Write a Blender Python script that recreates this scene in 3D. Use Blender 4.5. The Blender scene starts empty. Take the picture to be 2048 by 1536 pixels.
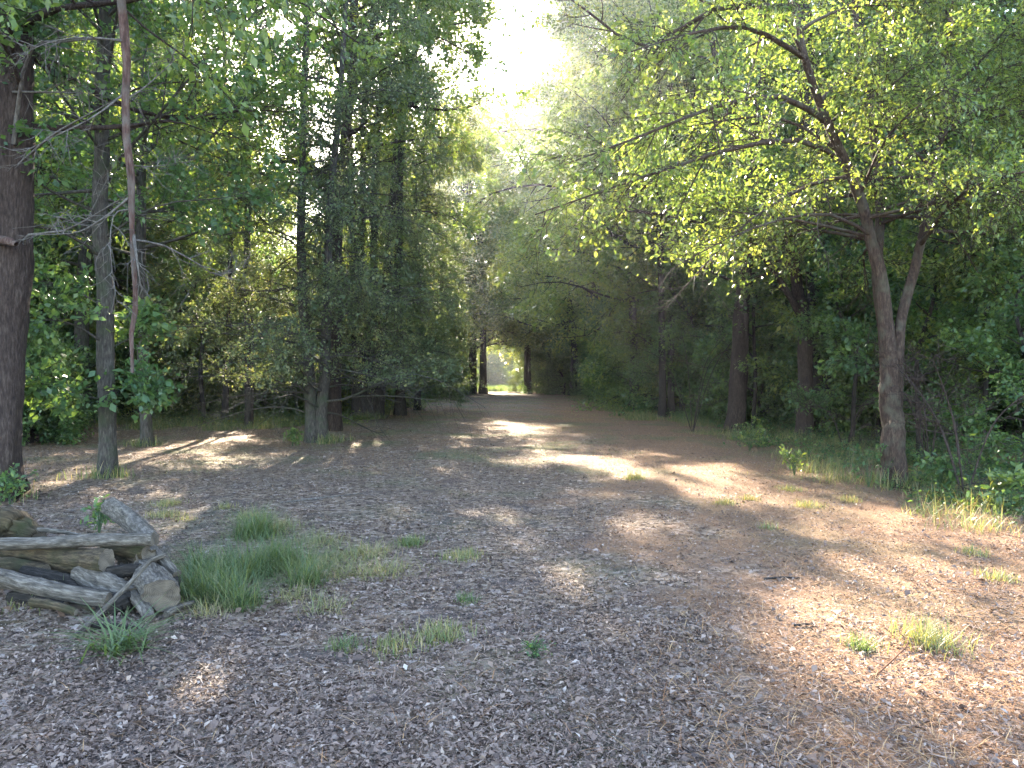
import bpy, math, random
import numpy as np

# ------------------------------------------------------------------ camera, sky, sun, exposure
scene = bpy.context.scene
C = scene.collection
PI = math.pi
F = 1490.0            # focal length of the photograph in its own pixels
CAMZ = 1.6
HOR = 755.0

cam_d = bpy.data.cameras.new("camera")
cam_d.sensor_width = 36.0
cam_d.lens = F / 2048 * 36
cam_d.clip_end = 1500
cam = bpy.data.objects.new("camera", cam_d)
cam.location = (0, 0, CAMZ)
cam.rotation_euler = (math.radians(90 - 0.5), 0, 0)
C.objects.link(cam)
scene.camera = cam

SUN_EL = math.radians(26.5)
SUN_AZ = math.radians(-9.6)      # left of straight ahead (+Y)
w = bpy.data.worlds.new("World"); scene.world = w; w.use_nodes = True
nt = w.node_tree
for n in list(nt.nodes): nt.nodes.remove(n)
out = nt.nodes.new("ShaderNodeOutputWorld"); bg = nt.nodes.new("ShaderNodeBackground")
sky = nt.nodes.new("ShaderNodeTexSky"); sky.sky_type = 'NISHITA'; sky.sun_disc = False
sky.sun_elevation = SUN_EL; sky.sun_rotation = SUN_AZ
sky.air_density = 1.0; sky.dust_density = 1.0
bg.inputs[1].default_value = 0.15
nt.links.new(sky.outputs[0], bg.inputs[0]); nt.links.new(bg.outputs[0], out.inputs[0])

sd = bpy.data.lights.new("sun", 'SUN'); sd.energy = 5.0; sd.angle = math.radians(0.53)
sd.color = (1.0, 0.87, 0.68)
sun = bpy.data.objects.new("sun", sd); C.objects.link(sun)
sun.rotation_euler = (math.radians(90) - SUN_EL, 0, PI - SUN_AZ)   # light travels away from the sun
sun.location = (-20, 60, 40)

scene.view_settings.view_transform = 'Standard'
scene.view_settings.look = 'None'
scene.view_settings.exposure = 3.65
scene.view_settings.gamma = 1.0
cy = scene.cycles
cy.max_bounces = 8; cy.diffuse_bounces = 6; cy.glossy_bounces = 2; cy.transmission_bounces = 4
cy.volume_bounces = 0; cy.transparent_max_bounces = 8
cy.caustics_reflective = False; cy.caustics_refractive = False
cy.use_denoising = True
cy.sample_clamp_indirect = 6.0

# ------------------------------------------------------------------ helpers
R_ = np.random.default_rng(11)

def W(px, py, Y):
    """a point seen at pixel (px, py) of the photograph and Y metres ahead"""
    return np.array([(px - 1024) / F * Y, Y, CAMZ + (HOR - py) / F * Y])

def hgt(x, y):
    x = np.asarray(x, float); y = np.asarray(y, float)
    h = 0.035 * np.sin(0.9 * x + 0.4 * y) * np.sin(0.55 * y - 0.3 * x + 1.3)
    h = h + 0.018 * np.sin(2.3 * x + 1.1) * np.sin(2.0 * y + 0.7 * x) + 0.008 * np.sin(5.1 * x + 2 * y) * np.sin(4.7 * y - x)
    h = h + 0.17 * np.exp(-(((x + 3.35) / 0.6) ** 2 + ((y - 5.25) / 0.42) ** 2))      # soil and rot under the wood pile
    h = h - 0.04 * np.exp(-((x - 1.0 + 0.08 * y) / 0.5) ** 2) * (y < 40)               # worn wheel line
    h = h + 0.25 * np.clip((np.abs(x + 1) - 9) / 20, 0, 1)
    return h

def norm(v):
    return v / np.maximum(np.linalg.norm(v, axis=-1, keepdims=True), 1e-9)

def tag(o, label=None, cat=None, group=None, kind=None):
    if label: o["label"] = label
    if cat: o["category"] = cat
    if group: o["group"] = group
    if kind: o["kind"] = kind
    return o

def link(name, me, parent=None):
    o = bpy.data.objects.new(name, me); C.objects.link(o)
    if parent is not None: o.parent = parent
    return o

def empty(name, loc=(0, 0, 0)):
    o = bpy.data.objects.new(name, None); C.objects.link(o)
    o.location = loc; o.empty_display_size = 0.3
    return o

def quad_mesh(name, V, Q, mat, v=None, smooth=False):
    me = bpy.data.meshes.new(name)
    V = np.ascontiguousarray(V, dtype=np.float32).reshape(-1, 3)
    Q = np.ascontiguousarray(Q, dtype=np.int32).reshape(-1, 4)
    me.vertices.add(len(V)); me.vertices.foreach_set("co", V.ravel())
    me.loops.add(Q.size); me.loops.foreach_set("vertex_index", Q.ravel())
    me.polygons.add(len(Q)); me.polygons.foreach_set("loop_start", np.arange(0, Q.size, 4, dtype=np.int32))
    if smooth: me.polygons.foreach_set("use_smooth", np.ones(len(Q), bool))
    if v is not None:
        a = me.attributes.new("tint", 'FLOAT', 'FACE')
        a.data.foreach_set("value", np.ascontiguousarray(v, dtype=np.float32))
    me.update(calc_edges=True)
    me.materials.append(mat)
    return me

class Bag:
    """collects vertex and quad arrays for one mesh"""
    def __init__(s): s.V = []; s.Q = []; s.T = []; s.n = 0
    def add(s, V, Q, t=None):
        V = V.reshape(-1, 3); Q = Q.reshape(-1, 4)
        s.V.append(V); s.Q.append(Q + s.n); s.n += len(V)
        s.T.append(np.zeros(len(Q)) if t is None else t)
    def build(s, name, mat, parent=None, smooth=False):
        me = quad_mesh(name, np.concatenate(s.V), np.concatenate(s.Q), mat, np.concatenate(s.T), smooth)
        return link(name, me, parent)
    def mesh(s, name, mat, smooth=False):
        return quad_mesh(name, np.concatenate(s.V), np.concatenate(s.Q), mat, np.concatenate(s.T), smooth)

def resample(pts, n):
    pts = np.asarray(pts, float); m = len(pts)
    t = np.linspace(0, m - 1, n); out = np.zeros((n, 3))
    for i, tt in enumerate(t):                     # Catmull-Rom
        k = min(int(tt), m - 2); f = tt - k
        p0 = pts[max(k - 1, 0)]; p1 = pts[k]; p2 = pts[k + 1]; p3 = pts[min(k + 2, m - 1)]
        out[i] = 0.5 * (2 * p1 + (p2 - p0) * f + (2 * p0 - 5 * p1 + 4 * p2 - p3) * f * f + (3 * p1 - p0 - 3 * p2 + p3) * f ** 3)
    return out

def tubes(bag, P, R, k=5, rough=0.0, rng=R_, cap=True):
    """P (B,n,3) centre lines, R (B,n) radii"""
    B, n, _ = P.shape
    T = norm(np.gradient(P, axis=1))
    ref = np.zeros((B, 1, 3)); ax = np.abs(T.mean(axis=1)); pick = np.argmin(ax, axis=1); ref[np.arange(B), 0, pick] = 1
    U = norm(np.cross(T, ref)); Vv = np.cross(T, U)
    a = np.arange(k) / k * 2 * PI
    rr = R[:, :, None] * (1 + (rng.normal(0, rough, (B, n, k)) if rough else 0))
    X = P[:, :, None, :] + rr[..., None] * (np.cos(a)[None, None, :, None] * U[:, :, None, :] + np.sin(a)[None, None, :, None] * Vv[:, :, None, :])
    base = (np.arange(B) * n * k)[:, None, None]
    i = np.arange(n - 1)[None, :, None] * k; j = np.arange(k)[None, None, :]; j2 = (j + 1) % k
    Q = np.stack(np.broadcast_arrays(base + i + j, base + i + j2, base + i + k + j2, base + i + k + j), axis=-1)
    bag.add(X, Q)

def stem_tube(bag, P, R, k, rng, foot_):
    """a trunk with lengthwise bark ridges and root lobes"""
    n = len(P); tb = Bag(); a = np.arange(k) / k * 2 * PI; z = P[:, 2] - P[0, 2]
    ridge = rng.normal(0, 1, (n, k)); ridge = (ridge + np.roll(ridge, 1, 0) + np.roll(ridge, -1, 0) + np.roll(ridge, 2, 0)) / 4
    lob = sum(np.sin(m * a + rng.uniform(0, 6.28)) for m in (2, 3, 5)) / 3
    fac = 1 + .09 * ridge + .05 * lob[None] + (.32 * np.exp(-z / .3)[:, None] * np.maximum(lob, -.2)[None] if foot_ else 0)
    tubes(tb, P[None], R[None], k)
    X = tb.V[0].reshape(n, k, 3); X = P[:, None] + (X - P[:, None]) * fac[..., None]
    bag.add(X, tb.Q[0])

def leaves(bag, c, d, nrm, L, wd, tint, fold=0.25):
    """one diamond-shaped folded leaf per row"""
    side = norm(np.cross(d, nrm)); up = np.cross(side, d)
    L = L[:, None]; h = L * wd * 0.5
    V = np.stack([c, c + d * L * 0.48 + side * h + up * h * fold, c + d * L, c + d * L * 0.48 - side * h + up * h * fold], axis=1)
    Q = np.arange(len(c) * 4).reshape(-1, 4)
    bag.add(V, Q, tint)

def along(P, t):
    """points and tangents at t (B,m) on polylines P (B,n,3)"""
    B, n, _ = P.shape
    x = np.clip(t, 0, 0.9999) * (n - 1); k = x.astype(int); f = (x - k)[..., None]
    b = np.arange(B)[:, None]
    p = P[b, k] * (1 - f) + P[b, k + 1] * f
    return p, norm(P[b, k + 1] - P[b, k])

def shoot(p, d, L, n, up, wig, rng):
    """grow curved polylines from p along d"""
    B = len(p); s = np.linspace(0, 1, n)[None, :, None]
    perp = norm(np.cross(d, rng.normal(size=(B, 3))))[:, None, :]
    ph = rng.uniform(0, 6.28, (B, 1, 1)); fr = rng.uniform(3, 7, (B, 1, 1))
    wv = (np.sin(ph + s * fr) - np.sin(ph)) * wig
    c = (up if np.ndim(up) else np.full(B, up))[:, None, None]
    z = np.array([0, 0, 1.0])[None, None, :]
    return p[:, None, :] + L[:, None, None] * (d[:, None, :] * s + z * c * s ** 2 + perp * wv)

def spread(tan, ang, flat, rng):
    B = len(tan); r = rng.normal(size=(B, 3)); r[:, 2] *= flat
    perp = norm(np.cross(tan, r)); perp[:, 2] *= max(flat, 0.25); perp = norm(perp)
    return norm(tan * np.cos(ang)[:, None] + perp * np.sin(ang)[:, None])

def grow(wood, leafbag, rng, stems=(), limbs=(), n_limb=14, t0=0.3, t1=1.0, limb_len=(3, 1.2), el=(0.2, 0.9), limb_up=0.1,
         n_sub=8, sub_len=0.45, sub_up=0.0, n_twig=6, twig_len=0.35, twig_up=-0.05, n_leaf=10, leaf=0.1, leaf_w=0.5,
         flat=0.5, bare=0.0, r_limb=0.05, min_z=0.0, leaf_up=0.7, jit=0.07, trunk_k=12, skew=0.35, az=None):
    """stems: [(points, r0, r1)]; limbs: the same, drawn by hand. Twigs end in leaves; a share of them is bare."""
    A = []; AR = []
    for pts, r0, r1 in stems:
        m_ = 18 if trunk_k < 16 else 70
        P = resample(pts, m_); t = np.linspace(0, 1, m_)
        wob = resample(rng.normal(0, r0 * 0.08, (10, 3)), m_); wob[0] = 0; P += wob
        R = r1 + (r0 - r1) * (1 - t) ** 0.9
        zz = P[:, 2] - P[0, 2]
        if P[0, 2] < 0.6: R = R * (1 + 0.45 * np.exp(-zz / (0.9 * r0 + 0.05)))
        if trunk_k < 16: tubes(wood, P[None], R[None], trunk_k, 0.045, rng)
        else: stem_tube(wood, P, R, trunk_k, rng, P[0, 2] < 0.6)
        if n_limb and not (trunk_k == 22 and P[-1, 2] < 2.6):
            m = max(1, int(n_limb / (len(stems) - (1 if len(stems) == 4 and trunk_k == 22 else 0))))
            tt = t0 + (t1 - t0) * (np.arange(m) + rng.uniform(0, 1, m)) / m
            p, tan = along(P[None], tt[None]); p = p[0]; tan = tan[0]
            phi = np.arange(m) * 2.4 + rng.uniform(0, 6.28) + rng.normal(0, 0.4, m) if az is None else rng.normal(az[0], az[1], m)
            e = el[0] + (el[1] - el[0]) * ((tt - t0) / max(t1 - t0, 0.01)) + rng.normal(0, 0.12, m)
            d = np.stack([np.cos(phi) * np.cos(e), np.sin(phi) * np.cos(e), np.sin(e)], 1)
            L = (limb_len[0] + (limb_len[1] - limb_len[0]) * (tt - t0) / max(t1 - t0, 0.01)) * rng.uniform(0.75, 1.2, m)
            A.append(shoot(p, d, L, 9, limb_up, 0.07, rng)); AR.append(np.minimum(r_limb * L / limb_len[0], 0.6 * (r1 + (r0 - r1) * (1 - tt))))
    for pts, r0, r1 in limbs:
        P = resample(pts, 9)
        A.append(P[None]); AR.append(np.array([r0]))
    if not A: return
    P1 = np.concatenate(A); r1_ = np.concatenate(AR)
    s = np.linspace(0, 1, 9)[None]
    tubes(wood, P1, r1_[:, None] * (1 - 0.85 * s), 6, 0.05, rng)
    len1 = np.linalg.norm(np.diff(P1, axis=1), axis=2).sum(1)
    B = len(P1)
    tt = 0.18 + 0.82 * ((np.arange(n_sub)[None] + rng.uniform(0, 1, (B, n_sub))) / n_sub) ** 0.85
    p, tan = along(P1, tt)
    p = p.reshape(-1, 3); tan = tan.reshape(-1, 3); t_ = tt.ravel(); ln = np.repeat(len1, n_sub)
    d = spread(tan, rng.uniform(0.5, 1.15, len(p)), flat, rng)
    L = ln * sub_len * (1.15 - 0.75 * t_) * rng.uniform(0.6, 1.2, len(p))
    P2 = shoot(p, d, L, 6, sub_up, 0.05, rng)
    r2 = np.repeat(r1_, n_sub) * (1 - 0.8 * t_) * 0.45
    s = np.linspace(0, 1, 6)[None]
    tubes(wood, P2, np.maximum(r2[:, None], 0.006) * (1 - 0.75 * s), 4, 0, rng)
    clump = np.repeat(rng.uniform(0, 1, B), n_sub) * 0.5 + rng.uniform(0, 1, len(P2)) * 0.5
    B2 = len(P2)
    tt = 0.1 + 0.9 * ((np.arange(n_twig)[None] + rng.uniform(0, 1, (B2, n_twig))) / n_twig)
    p, tan = along(P2, tt); p = p.reshape(-1, 3); tan = tan.reshape(-1, 3)
    d = spread(tan, rng.uniform(0.4, 1.1, len(p)), flat, rng)
    L = twig_len * rng.uniform(0.5, 1.3, len(p))
    P3 = shoot(p, d, L, 4, twig_up, 0.06, rng)
    clump = np.repeat(clump, n_twig)
    if min_z > 0:
        k_ = (P3[:, -1, 2] > min_z) | (rng.uniform(0, 1, len(P3)) < .15); P3 = P3[k_]; clump = clump[k_]
    s = np.linspace(0, 1, 4)[None]
    tubes(wood, P3, np.full((len(P3), 1), 0.0045) * (1 - 0.6 * s), 3, 0, rng)
    if n_leaf and leafbag is not None:
        keep = (rng.uniform(0, 1, len(P3)) >= bare) & (P3[:, -1, 2] > min_z)
        P3 = P3[keep]; clump = clump[keep]; B3 = len(P3)
        tt = rng.uniform(0.1, 1, (B3, n_leaf))
        p, tan = along(P3, tt); p = p.reshape(-1, 3) + rng.normal(0, jit, (B3 * n_leaf, 3)); tan = tan.reshape(-1, 3)
        d = norm(tan * 0.6 + rng.normal(0, 0.6, p.shape) + np.array([0, 0, -0.2]))
        nr = norm(rng.normal(0, 0.5, p.shape) + np.array([0, 0, leaf_up]))
        Ls = leaf * np.clip(rng.lognormal(-.08, .35, len(p)), .4, 1.9)
        tint = np.clip(0.55 * np.repeat(clump, n_leaf) + 0.45 * rng.uniform(0, 1, len(p)), 0, 1)
        leaves(leafbag, p, d, nr, Ls, leaf_w, tint)

# ------------------------------------------------------------------ materials
def new_mat(name):
    m = bpy.data.materials.new(name); m.use_nodes = True
    t = m.node_tree
    for n in list(t.nodes): t.nodes.remove(n)
    return m, t, t.nodes.new("ShaderNodeOutputMaterial")
def N(t, typ, **kw):
    n = t.nodes.new(typ)
    for k, v in kw.items(): setattr(n, k, v)
    return n
def ramp(t, stops, interp='LINEAR'):
    r = N(t, "ShaderNodeValToRGB"); e = r.color_ramp.elements; r.color_ramp.interpolation = interp
    while len(e) < len(stops): e.new(0.5)
    for i, (p, c) in enumerate(stops):
        e[i].position = p; e[i].color = (*c, 1)
    return r

def leaf_mat(name, stops, trans=0.5, tboost=(1.95, 1.85, 0.75), rough=0.45, spec=0.4):
    m, t, o = new_mat(name)
    at = N(t, "ShaderNodeAttribute", attribute_name="tint")
    oi = N(t, "ShaderNodeObjectInfo")
    mp = N(t, "ShaderNodeMath", operation='MULTIPLY_ADD'); mp.inputs[1].default_value = 0.25
    sb = N(t, "ShaderNodeMath", operation='SUBTRACT'); sb.inputs[1].default_value = 0.12
    t.links.new(oi.outputs['Random'], mp.inputs[0]); t.links.new(at.outputs['Fac'], mp.inputs[2]); t.links.new(mp.outputs[0], sb.inputs[0])
    r = ramp(t, stops); t.links.new(sb.outputs[0], r.inputs[0])
    p = N(t, "ShaderNodeBsdfPrincipled"); p.inputs['Roughness'].default_value = rough
    p.inputs['Specular IOR Level'].default_value = spec
    t.links.new(r.outputs[0], p.inputs['Base Color'])
    mul = N(t, "ShaderNodeMix", data_type='RGBA', blend_type='MULTIPLY'); mul.inputs[0].default_value = 1
    t.links.new(r.outputs[0], mul.inputs[6]); mul.inputs[7].default_value = (*tboost, 1)
    tr = N(t, "ShaderNodeBsdfTranslucent"); t.links.new(mul.outputs[2], tr.inputs[0])
    mx = N(t, "ShaderNodeMixShader"); mx.inputs[0].default_value = trans
    t.links.new(p.outputs[0], mx.inputs[1]); t.links.new(tr.outputs[0], mx.inputs[2]); t.links.new(mx.outputs[0], o.inputs[0])
    return m

def bark_mat(name, c0, c1, c2, scale=9.0, moss=None, grain=False):
    m, t, o = new_mat(name)
    tc = N(t, "ShaderNodeTexCoord"); mp = N(t, "ShaderNodeMapping"); mp.inputs['Scale'].default_value = (scale, scale, scale * 0.22)
    if grain:
        ga = N(t, "ShaderNodeAttribute", attribute_name="grain"); t.links.new(ga.outputs['Vector'], mp.inputs[0])
    else: t.links.new(tc.outputs['Object'], mp.inputs[0])
    n1 = N(t, "ShaderNodeTexNoise"); n1.inputs['Scale'].default_value = 3.0; n1.inputs['Detail'].default_value = 8; n1.inputs['Roughness'].default_value = 0.7
    t.links.new(mp.outputs[0], n1.inputs[0])
    r = ramp(t, [(0.3, c0), (0.5, c1), (0.72, c2)]); t.links.new(n1.outputs[0], r.inputs[0])
    col = r.outputs[0]
    n2 = N(t, "ShaderNodeTexNoise"); n2.inputs['Scale'].default_value = 2.2; n2.inputs['Detail'].default_value = 5
    t.links.new(tc.outputs['Object'], n2.inputs[0])
    if moss:
        mr = N(t, "ShaderNodeMapRange"); mr.inputs[1].default_value = 0.48; mr.inputs[2].default_value = 0.75; n2.inputs['Scale'].default_value = 5
        t.links.new(n2.outputs[0], mr.inputs[0])
        mx = N(t, "ShaderNodeMix", data_type='RGBA'); t.links.new(mr.outputs[0], mx.inputs[0]); t.links.new(col, mx.inputs[6]); mx.inputs[7].default_value = (*moss, 1)
        col = mx.outputs[2]
    p = N(t, "ShaderNodeBsdfPrincipled"); p.inputs['Roughness'].default_value = 0.9; p.inputs['Specular IOR Level'].default_value = 0.2
    t.links.new(col, p.inputs['Base Color'])
    b = N(t, "ShaderNodeBump"); b.inputs['Strength'].default_value = 0.9; b.inputs['Distance'].default_value = 0.03
    t.links.new(n1.outputs[0], b.inputs['Height']); t.links.new(b.outputs[0], p.inputs['Normal'])
    t.links.new(p.outputs[0], o.inputs[0])
    return m

def tint_mat(name, stops, rough=0.85, trans=0.0, spec=0.2, interp='LINEAR'):
    m, t, o = new_mat(name)
    at = N(t, "ShaderNodeAttribute", attribute_name="tint"); r = ramp(t, stops, interp); t.links.new(at.outputs['Fac'], r.inputs[0])
    p = N(t, "ShaderNodeBsdfPrincipled"); p.inputs['Roughness'].default_value = rough; p.inputs['Specular IOR Level'].default_value = spec
    t.links.new(r.outputs[0], p.inputs['Base Color'])
    if trans:
        tr = N(t, "ShaderNodeBsdfTranslucent"); t.links.new(r.outputs[0], tr.inputs[0])
        mx = N(t, "ShaderNodeMixShader"); mx.inputs[0].default_value = trans
        t.links.new(p.outputs[0], mx.inputs[1]); t.links.new(tr.outputs[0], mx.inputs[2]); t.links.new(mx.outputs[0], o.inputs[0])
    else: t.links.new(p.outputs[0], o.inputs[0])
    return m

M = {}
M['oak'] = leaf_mat("oak_leaf", [(0.0, (0.040, 0.072, 0.032)), (0.45, (0.100, 0.148, 0.048)), (0.8, (0.175, 0.205, 0.060)), (1.0, (0.26, 0.255, 0.08))], rough=.38, spec=.5)
M['lush'] = leaf_mat("lush_leaf", [(0.0, (0.036, 0.076, 0.038)), (0.5, (0.072, 0.130, 0.055)), (0.85, (0.125, 0.185, 0.062)), (1.0, (0.20, 0.235, 0.08))], rough=.38, spec=.5)
M['cedar'] = leaf_mat("cedar_sprig", [(0.0, (0.042, 0.070, 0.038)), (0.6, (0.094, 0.122, 0.064)), (1.0, (0.18, 0.185, 0.09))], trans=0.42, rough=0.6)
M['deadleaf'] = leaf_mat("dead_leaf", [(0.0, (0.10, 0.04, 0.02)), (0.6, (0.20, 0.10, 0.05)), (1.0, (0.30, 0.19, 0.11))], trans=0.35, tboost=(1.4, 1.2, 0.8))
M['grass'] = leaf_mat("grass_blade", [(0.0, (0.055, 0.090, 0.038)), (0.45, (0.100, 0.135, 0.050)), (0.75, (0.18, 0.175, 0.075)), (1.0, (0.33, 0.25, 0.14))], trans=0.35, rough=0.5)
M['straw'] = tint_mat("straw", [(0.0, (0.12, 0.052, 0.026)), (0.5, (0.30, 0.150, 0.070)), (1.0, (0.47, 0.30, 0.15))], trans=0.2)
M['litter'] = tint_mat("litter_leaf", [(0.0, (0.046, 0.028, 0.020)), (0.3, (0.130, 0.082, 0.060)), (0.6, (0.205, 0.137, 0.102)), (0.82, (0.285, 0.204, 0.156)), (0.95, (0.36, 0.275, 0.22)), (1.0, (0.45, 0.37, 0.31))], trans=0.1, rough=0.65, spec=0.35)
M['bark_brown'] = bark_mat("brown_bark", (0.011, 0.007, 0.006), (0.038, 0.025, 0.020), (0.092, 0.066, 0.053), 12)
M['bark_red'] = bark_mat("reddish_bark", (0.014, 0.009, 0.007), (0.050, 0.031, 0.023), (0.12, 0.085, 0.062), 13, (0.085, 0.078, 0.056))
M['bark_grey'] = bark_mat("grey_bark", (0.016, 0.013, 0.011), (0.052, 0.043, 0.036), (0.12, 0.105, 0.09), 12, (0.040, 0.050, 0.026))
M['bark_dark'] = bark_mat("dark_bark", (0.010, 0.008, 0.007), (0.032, 0.025, 0.021), (0.07, 0.056, 0.048), 10)
M['dead_red'] = bark_mat("dead_reddish_wood", (0.028, 0.016, 0.012), (0.075, 0.040, 0.031), (0.15, 0.11, 0.09), 10, (0.10, 0.085, 0.07))
M['dead_grey'] = bark_mat("weathered_wood", (0.035, 0.029, 0.025), (0.10, 0.084, 0.072), (0.20, 0.175, 0.15), 10)
M['moss_wood'] = bark_mat("mossy_wood", (0.05, 0.035, 0.02), (0.16, 0.115, 0.06), (0.26, 0.21, 0.13), 8, (0.09, 0.095, 0.035))

def cut_mat():
    m, t, o = new_mat("cut_wood_end")
    tc = N(t, "ShaderNodeTexCoord"); n = N(t, "ShaderNodeTexNoise"); n.inputs['Scale'].default_value = 14; n.inputs['Detail'].default_value = 6
    t.links.new(tc.outputs['Object'], n.inputs[0]); r = ramp(t, [(0.25, (0.02, 0.015, 0.011)), (0.5, (0.062, 0.046, 0.032)), (0.8, (0.13, 0.10, 0.07))])
    ga = N(t, "ShaderNodeAttribute", attribute_name="grain"); wv = N(t, "ShaderNodeTexWave", wave_type='RINGS', rings_direction='Z'); wv.inputs['Scale'].default_value = 28; wv.inputs['Distortion'].default_value = 3
    t.links.new(ga.outputs['Vector'], wv.inputs[0]); mm = N(t, "ShaderNodeMath", operation='MULTIPLY_ADD'); mm.inputs[1].default_value = .22
    t.links.new(wv.outputs['Fac'], mm.inputs[0]); t.links.new(n.outputs[0], mm.inputs[2]); t.links.new(mm.outputs[0], r.inputs[0]); p = N(t, "ShaderNodeBsdfPrincipled"); p.inputs['Roughness'].default_value = 0.9
    t.links.new(r.outputs[0], p.inputs['Base Color'])
    b = N(t, "ShaderNodeBump"); b.inputs['Distance'].default_value = 0.01; t.links.new(n.outputs[0], b.inputs['Height']); t.links.new(b.outputs[0], p.inputs['Normal'])
    t.links.new(p.outputs[0], o.inputs[0]); return m
M['log_grey'] = bark_mat("weathered_log", (0.014, 0.011, 0.008), (0.095, 0.077, 0.060), (0.25, 0.21, 0.17), 18, None, True)
M['log_moss'] = bark_mat("mossy_log", (0.010, 0.007, 0.004), (0.060, 0.042, 0.024), (0.16, 0.115, 0.068), 18, (0.036, 0.036, 0.015), True)
M['log_dark'] = bark_mat("dark_log", (0.006, 0.005, 0.004), (0.024, 0.019, 0.015), (0.07, 0.056, 0.046), 20, None, True)
M['cut'] = cut_mat()

def ground_mat():
    m, t, o = new_mat("leaf_strewn_ground")
    L = t.links.new
    tc = N(t, "ShaderNodeTexCoord"); sx = N(t, "ShaderNodeSeparateXYZ"); L(tc.outputs['Object'], sx.inputs[0])
    def noise(s, d=5, r=0.6):
        n = N(t, "ShaderNodeTexNoise"); n.inputs['Scale'].default_value = s; n.inputs['Detail'].default_value = d; n.inputs['Roughness'].default_value = r
        L(tc.outputs['Object'], n.inputs[0]); return n
    def mrange(src, a, b, c=0.0, d=1.0):
        r = N(t, "ShaderNodeMapRange"); r.inputs[1].default_value = a; r.inputs[2].default_value = b; r.inputs[3].default_value = c; r.inputs[4].default_value = d
        L(src, r.inputs[0]); return r.outputs[0]
    def math2(op, a, b):
        n = N(t, "ShaderNodeMath", operation=op)
        for i, x in enumerate((a, b)):
            if isinstance(x, (int, float)): n.inputs[i].default_value = x
            else: L(x, n.inputs[i])
        return n.outputs[0]
    def mix(f, a, b, bt='MIX'):
        n = N(t, "ShaderNodeMix", data_type='RGBA', blend_type=bt)
        if isinstance(f, (int, float)): n.inputs[0].default_value = f
        else: L(f, n.inputs[0])
        for i, x in ((6, a), (7, b)):
            if isinstance(x, tuple): n.inputs[i].default_value = (*x, 1)
            else: L(x, n.inputs[i])
        return n.outputs[2]
    # leaf-sized cells
    dis = noise(9, 3); add = N(t, "ShaderNodeMix", data_type='RGBA', blend_type='ADD'); add.inputs[0].default_value = 0.12
    L(tc.outputs['Object'], add.inputs[6]); L(dis.outputs[1], add.inputs[7])
    vo = N(t, "ShaderNodeTexVoronoi"); vo.inputs['Scale'].default_value = 21; L(add.outputs[2], vo.inputs[0])
    sc = N(t, "ShaderNodeSeparateColor"); L(vo.outputs['Color'], sc.inputs[0])
    lit = ramp(t, [(0.0, (0.045, 0.030, 0.023)), (0.3, (0.125, 0.083, 0.056)), (0.65, (0.22, 0.155, 0.107)), (0.9, (0.32, 0.24, 0.175)), (1.0, (0.42, 0.33, 0.28))])
    L(sc.outputs[0], lit.inputs[0])
    fine = noise(55, 4, 0.7)
    f2 = ramp(t, [(0.3, (0.07, 0.036, 0.023)), (0.5, (0.23, 0.125, 0.070)), (0.7, (0.38, 0.24, 0.135))]); L(fine.outputs[0], f2.inputs[0])
    dirt = ramp(t, [(0.3, (0.055, 0.042, 0.038)), (0.7, (0.125, 0.098, 0.088))]); L(fine.outputs[0], dirt.inputs[0])
    big = noise(0.8, 6); mid = noise(2.6, 5)
    # dry straw: right of the trodden line near the camera, everywhere patchy farther on
    xr = math2('ADD', sx.outputs[0], mrange(big.outputs[0], 0.3, 0.7, -1.6, 1.6))
    m1 = mrange(xr, 0.8, 1.9)
    far = mrange(sx.outputs[1], 9.0, 17.0); patch = mrange(mid.outputs[0], 0.42, 0.55)
    m2 = math2('MULTIPLY', math2('MULTIPLY', far, patch), .6)
    straw = math2('MULTIPLY', math2('MAXIMUM', m1, m2), 0.85)
    dm = math2('MULTIPLY', mrange(math2('ADD', mid.outputs[0], math2('MULTIPLY', mrange(big.outputs[0], 0.35, 0.65), 0.2)), 0.62, 0.74), 0.8)
    c = mix(dm, lit.outputs[0], dirt.outputs[0])
    c = mix(straw, c, f2.outputs[0])
    gn = noise(0.45, 5)
    gfar = mrange(sx.outputs[1], 78.0, 90.0)
    gm = math2('MAXIMUM', math2('MULTIPLY', mrange(gn.outputs[0], 0.5, 0.62), math2('ADD', math2('MULTIPLY', far, 0.35), 0.2)), math2('MULTIPLY', gfar, 0.85))
    green = ramp(t, [(0.3, (0.05, 0.085, 0.03)), (0.7, (0.13, 0.17, 0.06))]); L(fine.outputs[0], green.inputs[0])
    c = mix(gm, c, green.outputs[0])
    p = N(t, "ShaderNodeBsdfPrincipled"); p.inputs['Roughness'].default_value = 0.92; p.inputs['Specular IOR Level'].default_value = 0.15
    L(c, p.inputs['Base Color'])
    b = N(t, "ShaderNodeBump"); b.inputs['Strength'].default_value = 1.0; b.inputs['Distance'].default_value = 0.03
    hb = math2('ADD', sc.outputs[1], math2('MULTIPLY', fine.outputs[0], 1.2)); L(hb, b.inputs['Height']); L(b.outputs[0], p.inputs['Normal'])
    L(p.outputs[0], o.inputs[0])
    return m
M['ground'] = ground_mat()

# ------------------------------------------------------------------ the ground: one sheet to the horizon
def ground():
    def axis(a, n): s = np.linspace(-1, 1, n); return np.sign(s) * (np.abs(s) ** 2.6) * a
    xs = axis(600, 321); ys = axis(600, 361)
    X, Y = np.meshgrid(xs, ys, indexing='ij'); Z = hgt(X, Y)
    V = np.stack([X, Y, Z], -1).reshape(-1, 3); ny = len(ys)
    i, j = np.meshgrid(np.arange(len(xs) - 1), np.arange(ny - 1), indexing='ij')
    a = (i * ny + j).ravel(); Q = np.stack([a, a + ny, a + ny + 1, a + 1], 1)
    o = link("ground", quad_mesh("ground", V, Q, M['ground'], smooth=True)); tag(o, "brown ground strewn with fallen leaves and dry grass", None, None, "structure")
ground()

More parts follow.
